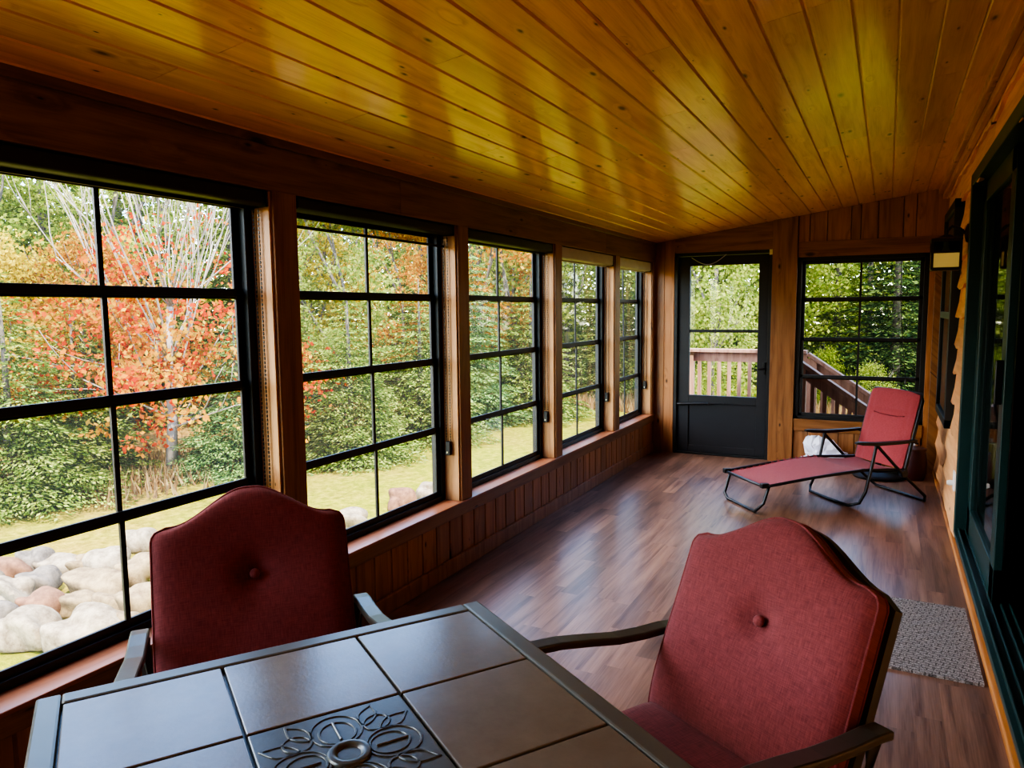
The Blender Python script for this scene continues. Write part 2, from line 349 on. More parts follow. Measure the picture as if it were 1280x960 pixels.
# ---- left wall: wainscot, baseboard, sill, beam, posts
OPEN = [(-1.842,-.615),(-.465,.762),(.918,2.1448),(2.2965,3.5229),(3.6625,4.8726),(5.016,6.1837),(6.3307,7.336)]
mb = MB(); y = YB
while y < YE:
    y1 = min(y+.137, YE); c = .007
    mb.add([(-.036,y,0),(-.022,y+c,0),(-.022,y1-c,0),(-.036,y1,0),(-.036,y,.40),(-.022,y+c,.40),(-.022,y1-c,.40),(-.036,y1,.40)],
           [(0,1,5,4),(1,2,6,5),(2,3,7,6)])
    y = y1
mb.box(-.17,YB,-.1,-.037,YE+.05,.36)
struct(mb.build('wall_left', M['wains']), 'left wall wainscot of upright cedar boards under the windows', 'wall')
mb = MB(); mb.box(-.022,YB,0,-.002,YE,.088)
struct(mb.build('baseboard_left', M['wains'], bevel=.004), 'cedar baseboard along the left wall', 'baseboard')
mb = MB(); mb.box(-.022,YB,.318,.0,YE,.386)
struct(mb.build('trim_1', M['beam'], bevel=.004), 'cedar apron rail under the left window sill', 'trim')
mb = MB(); mb.box(-.16,YB,.386,.012,YE,.402)
struct(mb.build('trim_2', M['sill'], bevel=.004), 'long cedar window sill along the left wall', 'sill')
mb = MB()
for y0, y1 in ((YB,.6),(.6,3.0),(3.0,5.95),(5.95,YE)): mb.box(-.16,y0+.001,1.965,0,y1-.001,zc(0)+.02)
struct(mb.build('trim_3', M['beam'], bevel=.002), 'wide knotty cedar beam above the left windows', 'beam')
mb = MB(); mb.box(0,YB,zc(0)-.03,.014,YE,zc(0)+.004)
struct(mb.build('trim_4', M['beam'], bevel=.003), 'small cove strip where beam meets ceiling', 'trim')
PN = ['nearest post beside the first wide window at left','post between the second and third left windows','post between the third and fourth left windows','post between the fourth and fifth left windows']
pid = 5
edges = [(YB, OPEN[0][0])] + [(OPEN[i][1], OPEN[i+1][0]) for i in range(6)] + [(OPEN[6][1], YE)]
for i, (a, b) in enumerate(edges):
    mb = MB(); mb.box(-.15, a+.012, .40, 0, b-.012, 1.965)
    o = mb.build('trim_%d' % pid, M['post'], bevel=.003); pid += 1
    lab = {3:'cedar post right of the nearest window, behind the left chair',4:'cedar post between the second and third left windows',5:'cedar post between the third and fourth left windows',
           6:'cedar post between the fourth and fifth left windows',7:'cedar corner post where the window wall meets the end wall'}.get(i, 'cedar post of the window wall behind the camera')
    struct(o, lab, 'post')
    for (ya, yb) in ((a, a+.012), (b-.012, b)):     # jamb boards lining the opening, window light put into their lighter colour
        mb = MB(); mb.box(-.15, ya, .402, -.012, yb, 1.965); mb.build('jamb_board', M['jamb'], o, bevel=.002)

# ---- windows of the left wall
WL = ['wide dark framed window nearest the camera at left, autumn maple and boulders outside','second dark framed window on the left wall','third dark framed window on the left wall, middle of five',
      'fourth dark framed window on the left wall','fifth and farthest dark framed window on the left wall']
def window(name, label, c0, c1, z0, z1, T, bars, pane, st=.07, top=.035, bot=.05):
    """T(u, d, z) maps along-wall, depth outward, height to the world; four stacked vinyl sashes"""
    w = thing(name, label, 'window', T((c0+c1)/2, .14, z0), 0, None, 'structure')
    inv = Vector(w.location)
    def bx(mb, u0,u1,d0,d1,a,b):
        p, q = Vector(T(u0,d0,a))-inv, Vector(T(u1,d1,b))-inv; mb.box(*p, *q)
    mb = MB()
    bx(mb,c0,c0+st*.55,.105,.17,z0,z1); bx(mb,c1-st*.55,c1,.105,.17,z0,z1)
    bx(mb,c0,c1,.105,.17,z1-top,z1); bx(mb,c0,c1,.105,.17,z0,z0+bot*.6)
    mb.build('frame', M['dark_frame'], w, bevel=.003)
    zs = [z0+bot*.55] + bars + [z1-top]
    a, b = c0+st*.5, c1-st*.5
    for i in range(len(zs)-1):
        d = .118 + .008*i; lo, hi = zs[i]-(.020 if i else 0), zs[i+1]+(.020 if i < len(zs)-2 else 0)
        mb = MB()
        bx(mb,a,a+st*.5,d,d+.012,lo,hi); bx(mb,b-st*.5,b,d,d+.012,lo,hi)
        bx(mb,a,b,d,d+.012,lo,lo+.03); bx(mb,a,b,d,d+.012,hi-.03,hi)
        s = mb.build('sash', M['sash'], w, bevel=.002)
        mb = MB(); bx(mb,(a+b)/2-.009,(a+b)/2+.009,d+.001,d+.011,lo+.02,hi-.02); mb.build('muntin', M['sash'], s)
        mb = MB(); x0 = Vector(T(a+.01,d+.006,lo+.01))-inv; x1 = Vector(T(b-.01,d+.006,hi-.01))-inv
        mb.quad(x0, (x1[0],x1[1],x0[2]), x1, (x0[0],x0[1],x1[2])); mb.build('pane', pane, s)
    return w
TL = lambda u, d, z: (-d, u, z)
BARS = [.815, 1.207, 1.568]
for i, (a, b) in enumerate(OPEN):
    n = i-1
    window('window_%d' % (i+1) if False else 'window_%d' % ((i+4) if i < 2 else (i-1)), WL[i-2] if i >= 2 else 'dark framed window of the window wall behind the camera', a, b, .402, 1.965, TL, BARS, M['vinyl'])

# roller shades at the head of each left window
SH = [('dark rolled up window shade above the nearest left window', 'dark', .052, .0),('dark window shade over the second left window, its mesh let down a hand width', 'dark', .045, .055),
      ('dark rolled up window shade above the third left window', 'dark', .055, .0),('dark rolled up window shade, sky sheen in its grey colour, above the fourth left window', 'grey', .085, .0),('dark rolled up window shade, sky sheen in its grey colour, above the fifth, farthest left window', 'grey', .085, .0)]
m, nt, out = new_mat('shade_mesh'); t = N(nt, 'ShaderNodeBsdfTransparent'); d = N(nt, 'ShaderNodeBsdfDiffuse'); d.inputs[0].default_value = (.05,.045,.04,1)
tcn = N(nt, 'ShaderNodeTexCoord'); nzn = N(nt, 'ShaderNodeTexNoise', Scale=60.0); L(nt, tcn.outputs['Object'], nzn.inputs['Vector'])
mx = N(nt, 'ShaderNodeMixShader'); L(nt, math_(nt, 'ADD', math_(nt, 'MULTIPLY', nzn.outputs[0], .2), .62), mx.inputs[0]); L(nt, t.outputs[0], mx.inputs[1]); L(nt, d.outputs[0], mx.inputs[2]); L(nt, mx.outputs[0], out.inputs[0])
M['shade_mesh'] = m
for i, (lab, kind, h, drop) in enumerate(SH):
    a, b = OPEN[i+2]; mt = M['shade_dark'] if kind == 'dark' else M['shade_sheen']
    s = thing('roller_shade', lab, 'window shade', (-.05, (a+b)/2, 1.958), 0, 'roller shades above the left windows')
    hw = (b-a)/2 - .014
    mb = MB(); n = 10   # rounded housing
    poly = [(-.04,0),(-.04,-h)] + [(.03*math.sin(PI/2*k/n)+.005, -h+.012-.012*math.cos(PI/2*k/n)) for k in range(n+1)] + [(.035,0)]
    mb.prism(poly, lambda p, q, hh: (p, hh, q), -hw, hw); mb.build('housing', mt, s, 40, fix=True)
    mb = MB(); mb.prism([(-.042,.004),(-.042,-h-.004),(.038,-h-.004),(.038,.004)], lambda p, q, hh: (p, hh, q), hw-.002, hw+.008); mb.build('end_cap', M['black_plastic'], s, fix=True)
    if drop:
        mb = MB(); mb.quad((-.03,-hw,-h),(-.03,hw,-h),(-.03,hw,-h-drop),(-.03,-hw,-h-drop)); mb.build('shade_cloth', M['shade_mesh'], s)
    mb = MB(); mb.box(-.036,-hw,-h-drop-.012,-.024,hw,-h-drop); mb.build('hem_bar', mt, s)
    # bead chain loop down the far jamb, ending in a wall clip
    zb = .70 - 1.958
    for dx in (-.035, -.008):
        mb = MB(); z = -h
        while z > zb+.05:
            r = .0032; zz = z
            mb.lathe([(0.0005,-r*2.2),(r,-r*1.4),(r,r*1.4),(.0005,r*2.2)], (dx, hw+.004, zz), 6)
            z -= .0165
        mb.build('bead_chain', M['black'], s)
    mb = MB(); mb.box(-.036, hw-.012, zb-.03, -.004, hw+.012, zb+.05); mb.box(-.05,hw+.004,zb-.035,-.03,hw+.013,zb-.005)
    t = mb.build('chain_tensioner', M['shade_dark'], s, bevel=.004)
    mb = MB(); mb.lathe([(.001,-.004),(.005,-.004),(.005,.004),(.001,.004)], (-.02, hw-.013, zb-.012), 10, 'y'); mb.build('screw', M['chrome'], t)

# ---- end wall
def endwall():
    mb = MB(); y0, y1 = YE, YE+.12
    def board(x0, x1, z0, z1, zt=None, dy=0):
        mb2 = MB(); z1a = zt(x0) if zt else z1; z1b = zt(x1) if zt else z1; y = y0 - dy
        mb.add([(x0,y,z0),(x1,y,z0),(x1,y1,z0),(x0,y1,z0),(x0,y,z1a),(x1,y,z1b),(x1,y1,z1b),(x0,y1,z1a)],
               [(0,3,2,1),(4,5,6,7),(0,1,5,4),(1,2,6,5),(2,3,7,6),(3,0,4,7)])
    t = lambda x: zc(x)+.003
    board(-.15,.095,0,0,t); board(.097,.197,0,0,t)             # left corner boards
    for x0, x1 in ((1.372,1.47),(1.472,1.62),(1.622,1.82),(1.822,1.90),(1.902,2.04),(2.042,2.24),(2.242,2.34),(2.342,2.6)): board(x0+.002,x1-.002,2.10,0,t)
    board(2.46,2.6,0,2.10); mb.box(1.15,YE+.05,2.1,2.65,YE+.13,2.62); mb.box(1.37,YE+.05,-.1,2.65,YE+.13,.4); mb.box(-.2,YE+.05,-.1,.2,YE+.13,2.3)
    for x0 in (1.372,1.505,1.64,1.775,1.91,2.045,2.18,2.315): board(x0+.003,min(x0+.132,2.458),0,.32)
    return mb
struct(endwall().build('wall_end', M['wains'], bevel=.003), 'cedar board end wall with the outside door and a window', 'wall')
mb = MB(); mb.add([(.2,YE-.006,2.05),(1.146,YE-.006,2.05),(1.146,YE+.12,2.05),(.2,YE+.12,2.05),(.2,YE-.006,zc(.2)+.004),(1.146,YE-.006,zc(1.146)+.004),(1.146,YE+.12,zc(1.146)+.004),(.2,YE+.12,zc(.2)+.004)],
       [(0,3,2,1),(4,5,6,7),(0,1,5,4),(1,2,6,5),(2,3,7,6),(3,0,4,7)])
struct(mb.build('trim_13', M['endx'], bevel=.003), 'cedar header board above the outside door, cut to the ceiling slope', 'trim')
mb = MB(); z1 = zc(1.146)+.004; z2 = zc(1.37)+.004; ya, yb = YE-.03, YE+.12
mb.add([(1.146,ya,0),(1.37,ya,0),(1.37,yb,0),(1.146,yb,0),(1.146,ya,z1),(1.37,ya,z2),(1.37,yb,z2),(1.146,yb,z1)], [(0,3,2,1),(4,5,6,7),(0,1,5,4),(1,2,6,5),(2,3,7,6),(3,0,4,7)])
struct(mb.build('trim_14', M['post'], bevel=.004), 'square knotty cedar post between the outside door and end window', 'post')
mb = MB(); mb.box(1.372,YE-.012,1.962,2.578,YE+.12,2.105); struct(mb.build('trim_15', M['endx'], bevel=.003), 'cedar header beam over the end window', 'trim')
mb = MB(); mb.box(1.372,YE-.02,.315,2.458,YE+.12,.43); struct(mb.build('trim_16', M['endx'], bevel=.003), 'cedar sill rail under the end window', 'trim')
TE = lambda u, d, z: (u, YE-.1+d, z)
window('window_6', 'smoked double hung window in the end wall behind the red lounger', 1.372, 2.458, .432, 1.962, TE, [.835,1.19,1.565], M['vinyl_tint'])
s = thing('shade_cord', 'thin black pull cord hanging in front of the end window', 'cord', (2.235, YE-.005, 1.95))
mb = MB(); mb.tube([(0,0,0),(.01,0,-.4),(.04,0,-.8),(.075,0,-1.12)], .0035, 6); mb.build('cord', M['black'], s)
mb = MB(); mb.lathe([(.001,.02),(.006,.015),(.008,-.02),(.001,-.025)], (.075,0,-1.13), 8); mb.build('tassel', M['black_plastic'], s)

# ---- outside door
d = thing('door_1', 'dark storm door with two vinyl panes and solid kick panel at the porch end', 'door', (.673, YE+.03, 0), 0, None, 'structure')
X = lambda x: x-.673
mb = MB(); mb.box(X(.2),-.03,0,X(.232),.09,2.05); mb.box(X(1.114),-.03,0,X(1.146),.09,2.05); mb.box(X(.2),-.03,2.018,X(1.146),.09,2.05); mb.box(X(.2),-.02,0,X(1.146),.09,.02)
mb.build('door_frame', M['dark_frame'], d, bevel=.003)
mb = MB(); mb.box(X(.236),0,.022,X(.35),.045,2.014); mb.box(X(1.02),0,.022,X(1.11),.045,2.014); mb.box(X(.35),0,1.92,X(1.02),.045,2.014); mb.box(X(.35),0,.53,X(1.02),.045,.61); mb.box(X(.35),0,.022,X(1.02),.045,.09)
mb.build('door_slab', M['kick'], d, bevel=.003)
mb = MB(); mb.box(X(.35),.012,.09,X(1.02),.035,.53); mb.build('kick_panel', M['kick'], d)
mb = MB(); mb.box(X(.35),.01,1.25,X(1.02),.03,1.28); mb.build('meeting_rail', M['dark_frame'], d)
for z0, z1 in ((.60,1.26),(1.27,1.93)):
    mb = MB(); mb.quad((X(.345),.022,z0),(X(1.025),.022,z0),(X(1.025),.022,z1),(X(.345),.022,z1)); mb.build('pane', M['vinyl'], d)
c = MB(); c.tube([(X(.24),-.035,.515),(X(.48),-.035,.53),(X(.56),-.035,.532)], .014, 10)
clo = c.build('door_closer', M['black'], d, 60)
mb = MB(); mb.tube([(X(.56),-.035,.532),(X(.71),-.03,.54)], .005, 8); mb.build('closer_rod', M['black'], clo, 60)
mb = MB(); mb.box(X(1.075),-.012,.84,X(1.10),0,.96); h = mb.build('handle', M['black'], d, bevel=.003)
mb = MB(); mb.tube([(X(1.088),-.006,.90),(X(1.088),-.04,.90),(X(1.04),-.045,.895)], .008, 8); mb.build('lever', M['black'], h, 60)
mb = MB(); mb.tube([(X(.37)+.34*t, -.03, 2.0-.09*math.sin(PI*min(1, t*1.0))*.9+.02*t) for t in [k/14 for k in range(15)]], .004, 6); mb.build('safety_chain', M['chrome'], d, 60)
mb = MB(); mb.box(X(1.115),-.034,2.0,X(1.145),-.03,2.05); mb.build('corner_bracket', M['white_plastic'], d)

# ---- right wall: live-edge lap siding
mb = MB(); rr = random.Random(11)
def course(zb, zt, ya, yb):
    n = max(2, int((yb-ya)/.05)); ph = rr.random()*9; ph2 = rr.random()*9
    vs = []; fs = []
    for i in range(n+1):
        y = ya+(yb-ya)*i/n
        wv = .012*math.sin(y*5.1+ph)+.008*math.sin(y*11.7+ph2)+.004*math.sin(y*27+ph)
        xo = .006*math.sin(y*3.3+ph2)
        vs += [(XW+.004,y,zt+.02),(XW-.004+xo*.3,y,(zb+zt)/2+wv*.5),(XW-.022+xo*.3,y,zb+.004+wv),(XW-.018+xo*.3,y,zb-.004+wv),(XW+.01,y,zb+.006+wv)]
    for i in range(n):
        for q in range(4): fs.append((i*5+q, i*5+5+q, i*5+6+q, i*5+1+q))
    mb.add(vs, fs)
z = .06; LAP = .195
while z < 2.52:
    zt = z+LAP
    if z < 2.19: course(z, zt, YB, 1.99); course(z, zt, 5.165, 6.35); course(z, zt, 6.352, YE)
    else: course(z, zt, YB, 1.5); course(z, zt, 1.502, 4.35); course(z, zt, 4.352, YE)
    z = zt
mb.box(XW+.012,5.17,0,XW+.08,YE+.12,2.6); mb.box(XW+.012,YB,0,XW+.08,1.98,2.6); mb.box(XW+.012,1.98,2.26,XW+.08,5.17,2.6)
struct(mb.build('wall_right', M['siding'], smooth=40), 'right wall of orange wavy edged cedar lap siding', 'wall')
mb = MB(); mb.box(2.5524,YB,0,2.578,YE,.035); struct(mb.build('baseboard_right', M['base'], bevel=.006), 'pale wood baseboard along the right wall', 'baseboard')
mb = MB(); mb.box(2.572,YB,.035,2.60,5.17,.10); struct(mb.build('trim_17', M['beam'], bevel=.003), 'cedar board below the sliding door sill', 'trim')
mb = MB(); mb.box(2.50,YB,zc(2.5)-.045,2.53,YE,zc(2.5)+.01); mb.box(2.53,YB,zc(2.5)-.085,2.56,YE,zc(2.5)+.015)
struct(mb.build('trim_18', M['base'], bevel=.004), 'stepped pine strip where ceiling meets right wall', 'trim')
mb = MB(); mb.box(2.50,YE-.025,0,2.576,YE,2.10); struct(mb.build('trim_19', M['beam'], bevel=.004), 'upright cedar corner board at the far right corner', 'trim')

# ---- sliding patio door
D = thing('door_2', 'dark green framed sliding patio door at right, standing open', 'door', (2.62, 3.55, 0), 0, None, 'structure')
px_, py_ = 2.62, 3.55
def DB(mb, x0, y0, z0, x1, y1, z1): mb.box(x0-px_, y0-py_, z0, x1-px_, y1-py_, z1)
mb = MB(); DB(mb,2.556,5.10,.10,2.70,5.168,2.26); DB(mb,2.556,1.98,.10,2.70,2.05,2.26); DB(mb,2.556,1.98,2.19,2.70,5.168,2.26)
mb.build('door_frame', M['green_frame'], D, bevel=.004)
mb = MB(); DB(mb,2.556,2.0,.10,2.70,5.12,.125)
for x in (2.575,2.61,2.65,2.685): DB(mb,x,2.0,.125,x+.008,5.12,.145)
mb.build('sill_track', M['green_frame'], D, bevel=.002)
for (x, ya, yb, st) in ((2.615,3.86,5.06,.12),(2.665,3.93,5.10,.12),(2.665,2.05,3.05,.10)):
    mb = MB(); DB(mb,x,ya,.135,x+.036,ya+st,2.19); DB(mb,x,yb-st,.135,x+.036,yb,2.19); DB(mb,x,ya,2.08,x+.036,yb,2.19); DB(mb,x,ya,.135,x+.036,yb,.30)
    p = mb.build('door_panel', M['green_frame'], D, bevel=.004)
    mb = MB(); xx = x+.018-px_; mb.quad((xx,ya+st-py_,.30),(xx,yb-st-py_,.30),(xx,yb-st-py_,2.08),(xx,ya+st-py_,2.08)); mb.build('pane', M['glass'], p)
    if x < 2.62:
        mb = MB(); DB(mb,2.585,ya+.035,1.05,2.615,ya+.055,1.25); mb.build('handle', M['black'], p, bevel=.004)
# ---- right wall window between door and far corner
W = thing('window_7', 'narrow dark window in the siding beyond the patio door', 'window', (2.545, 6.4, 1.42), 0, None, 'structure')
mb = MB()
for (ya, yb, za, zb) in ((-.52,-.46,-.78,.80),(.46,.52,-.78,.80),(-.52,.52,.74,.80),(-.52,.52,-.78,-.72),(-.46,.46,-.02,.03)): mb.box(-.02,ya,za,.05,yb,zb)
mb.build('frame', M['dark_frame'], W, bevel=.003)
mb = MB(); mb.box(.004,-.47,-.74,.012,.47,.76); mb.build('backing', plain('dark_behind_glass', sR(112,114,104), .6), W)  # flat sheet, the dimness behind the glass is put into its colour
for za, zb in ((-.73,-.01),(.02,.75)):
    mb = MB(); mb.quad((-.006,-.465,za),(-.006,.465,za),(-.006,.465,zb),(-.006,-.465,zb)); mb.build('pane', M['glass'], W)
# ---- back wall with a pair of windows (behind the camera)
mb = MB(); mb.box(-.15,YB-.1,0,2.65,YB,.45); mb.box(-.15,YB-.1,1.97,2.65,YB,2.56); mb.box(-.15,YB-.1,.45,2.65,YB,1.97)
struct(mb.build('wall_back', M['wains']), 'cedar wall behind the camera', 'wall')

# ================================================================== FURNITURE
# ---- wall lantern
Ln = thing('wall_lantern', 'bronze square wall lantern with frosted panes beside the patio door', 'wall lamp', (2.565, 5.235, 1.93))
mb = MB(); mb.lathe([(.001,0),(.055,-.002),(.055,-.012),(.03,-.022),(.001,-.024)], (0,0,0), 20, 'x'); mb.build('backplate', M['bronze'], Ln, 40)
mb = MB(); mb.tube([(-.02,0,0),(-.05,0,.03),(-.09,0,.045),(-.115,0,.02),(-.118,0,-.01)], .009, 8); mb.build('arm', M['bronze'], Ln, 60)
mb = MB()
def sq(cx, s, z): return [(cx-s,-s,z),(cx+s,-s,z),(cx+s,s,z),(cx-s,s,z)]
cx = -.118
vs = sq(cx,.018,-.005)+sq(cx,.04,-.02)+sq(cx,.082,-.03)+sq(cx,.082,-.042)
mb.add(vs, [(3,2,1,0)]+[(i*4+j, i*4+(j+1)%4, i*4+4+(j+1)%4, i*4+4+j) for i in range(3) for j in range(4)]+[(12,13,14,15)]); mb.build('roof_cap', M['bronze'], Ln, fix=True)
mb = MB(); s_ = .074
for sx in (-1,1):
    for sy in (-1,1): mb.box(cx+sx*s_-.007,sy*s_-.007,-.215,cx+sx*s_+.007,sy*s_+.007,-.04)
for z in (-.215,-.118,-.05):
    for sg in (-1,1):
        mb.box(cx-s_,sg*s_-.005,z,cx+s_,sg*s_+.005,z+.012); mb.box(cx+sg*s_-.005,-s_,z,cx+sg*s_+.005,s_,z+.012)
mb.box(cx-s_,-s_,-.22,cx+s_,s_,-.208); mb.build('cage', M['bronze'], Ln)
fm, nt, out = new_mat('seeded_lamp_glass'); p = N(nt, 'ShaderNodeBsdfPrincipled'); p.inputs['Base Color'].default_value = (*sR(206,180,110),1); p.inputs['Roughness'].default_value = .3
p.inputs['Emission Color'].default_value = (*sR(214,186,110),1); p.inputs['Emission Strength'].default_value = .12; nz = N(nt, 'ShaderNodeTexNoise', Scale=30.0); b = N(nt, 'ShaderNodeBump', Strength=.3); L(nt, nz.outputs[0], b.inputs['Height']); L(nt, b.outputs[0], p.inputs['Normal']); L(nt, p.outputs[0], out.inputs[0])
mb = MB()
for sg in (-1,1):
    mb.box(cx-s_+.005,sg*s_-.002,-.208,cx+s_-.005,sg*s_+.002,-.112); mb.box(cx+sg*s_-.002,-s_+.005,-.208,cx+sg*s_+.002,s_-.005,-.112)
mb.build('lamp_pane', fm, Ln)
mb = MB()
for sg in (-1,1):
    mb.box(cx-s_+.005,sg*s_-.002,-.108,cx+s_-.005,sg*s_+.002,-.045); mb.box(cx+sg*s_-.002,-s_+.005,-.108,cx+sg*s_+.002,s_-.005,-.045)
mb.build('upper_pane', M['glass'], Ln)
mb = MB(); mb.lathe([(.001,-.04),(.014,-.045),(.014,-.08),(.02,-.09),(.026,-.115),(.018,-.14),(.001,-.15)], (cx,0,0), 14); mb.build('bulb', M['white_plastic'], Ln, 60)
# ---- outlet
O = thing('power_outlet', 'white power outlet with a plug in the siding by the patio door', 'outlet', (2.557, 5.30, .395))
mb = MB(); mb.box(-.004,-.038,-.062,.012,.038,.062); mb.build('cover_plate', M['white_plastic'], O, bevel=.003)
mb = MB(); mb.lathe([(.001,0),(.016,0),(.018,-.02),(.012,-.035),(.001,-.036)], (-.004,0,-.015), 12, 'x'); mb.build('plug', M['white_plastic'], O, 40)
# ---- rug
mb = MB(); nx, ny = 20, 30
def rg(u, v): return (1.985+.553*u, 3.275+.82*v + .02*(1-u)*(.5) + .006*math.sin(v*9)*0, .012+.002*math.sin(u*40)*math.sin(v*60))
mb.grid(rg, nx, ny); mb.add([(1.985,3.285,.0005),(2.538,3.275,.0005),(2.538,4.095,.0005),(1.985,4.105,.0005),(1.985,3.285,.012),(2.538,3.275,.012),(2.538,4.095,.012),(1.985,4.105,.012)], [(0,1,5,4),(1,2,6,5),(2,3,7,6),(3,0,4,7),(3,2,1,0)])
tag(mb.build('door_mat', M['rug']), 'grey woven door mat on the floor before the patio door', 'mat')

# ---- table
a1, a2 = math.radians(-123.8), math.radians(-33.8)
tx, ty = 1.193+.5*(math.cos(a1)+math.cos(a2)), 1.64+.5*(math.sin(a1)+math.sin(a2))
T = thing('patio_table', 'square patio table with slate tile top and dark metal frame', 'table', (tx,ty,0), a2)
ZT = .72; H = .5
mb = MB(); fr = .046
mb.box(-H,-H,ZT-.035,H,-H+fr,ZT); mb.box(-H,H-fr,ZT-.035,H,H,ZT); mb.box(-H,-H+fr,ZT-.035,-H+fr,H-fr,ZT); mb.box(H-fr,-H+fr,ZT-.035,H,H-fr,ZT)
mb.build('table_frame', M['table_frame'], T, bevel=.006)
mb = MB(); mb.box(-H+fr-.004,-H+fr-.004,ZT-.03,H-fr+.004,H-fr+.004,ZT-.014); mb.build('tile_tray', M['black'], T)
g = .006; ts = (2*H-2*fr-2*g-.008)/3
for i in range(3):
    for j in range(3):
        x0 = -H+fr+.004+i*(ts+g); y0 = -H+fr+.004+j*(ts+g)
        mb = MB(); mb.box(x0,y0,ZT-.014,x0+ts,y0+ts,ZT-.001)
        if i == 1 and j == 1: med = mb.build('medallion_tile', M['medal'], T, bevel=.003); med['label'] = 'centre tile cast with a raised flower'
        else: mb.build('tile', M['tile'], T, bevel=.0025)
# raised flower on the centre tile
mb = MB(); zt = ZT-.0005
def loop(cx, cy, ang, ln, wd, pt=0):
    pts = []
    for k in range(28):
        t = 2*PI*k/28; u = math.cos(t); w = math.sin(t)
        ww = w*wd*(1 - pt*max(0,u)**1.5)*(1-.35*pt*max(0,-u)**2)
        xx = cx+(u*ln)*math.cos(ang)-ww*math.sin(ang); yy = cy+(u*ln)*math.sin(ang)+ww*math.cos(ang); pts.append((xx,yy,zt-.0016))
    mb.tube(pts, .0035, 6, True)
for k in range(4):
    a = PI/2*k
    loop(.075*math.cos(a), .075*math.sin(a), a, .036, .033); loop(.083*math.cos(a), .083*math.sin(a), a, .05, .047)
    mb.tube([(.05*math.cos(a+PI/4*0),.05*math.sin(a),zt),(.11*math.cos(a),.11*math.sin(a),zt)], .003, 6)
    b = a+PI/4
    for dd in (-.2,.2): loop(.125*math.cos(b+dd*1.15), .125*math.sin(b+dd*1.15), b+dd*1.5, .036, .017, .9)
    loop(.105*math.cos(b), .105*math.sin(b), b, .026, .024)
mb.build('flower_relief', M['medal'], med, 60)
mb = MB(); mb.lathe([(.001,.001),(.02,.001),(.024,.005),(.031,.0065),(.037,.005),(.040,0),(.040,-.004),(.001,-.004)], (0,0,zt), 30); mb.build('centre_ring', M['medal'], med, 40)
mb = MB(); q = H-.03
for s in (-1,1): mb.box(-q,s*q-.012,ZT-.075,q,s*q+.012,ZT-.035); mb.box(s*q-.012,-q,ZT-.075,s*q+.012,q,ZT-.035)
mb.build('apron', M['table_frame'], T)
for sx in (-1,1):
    for sy in (-1,1):
        mb = MB(); mb.bar([(sx*(H-.05),sy*(H-.05),.0),(sx*(H-.05),sy*(H-.05),.3),(sx*(H-.05),sy*(H-.05),ZT-.036)], .045,.045); mb.build('leg', M['table_frame'], T, bevel=.004)

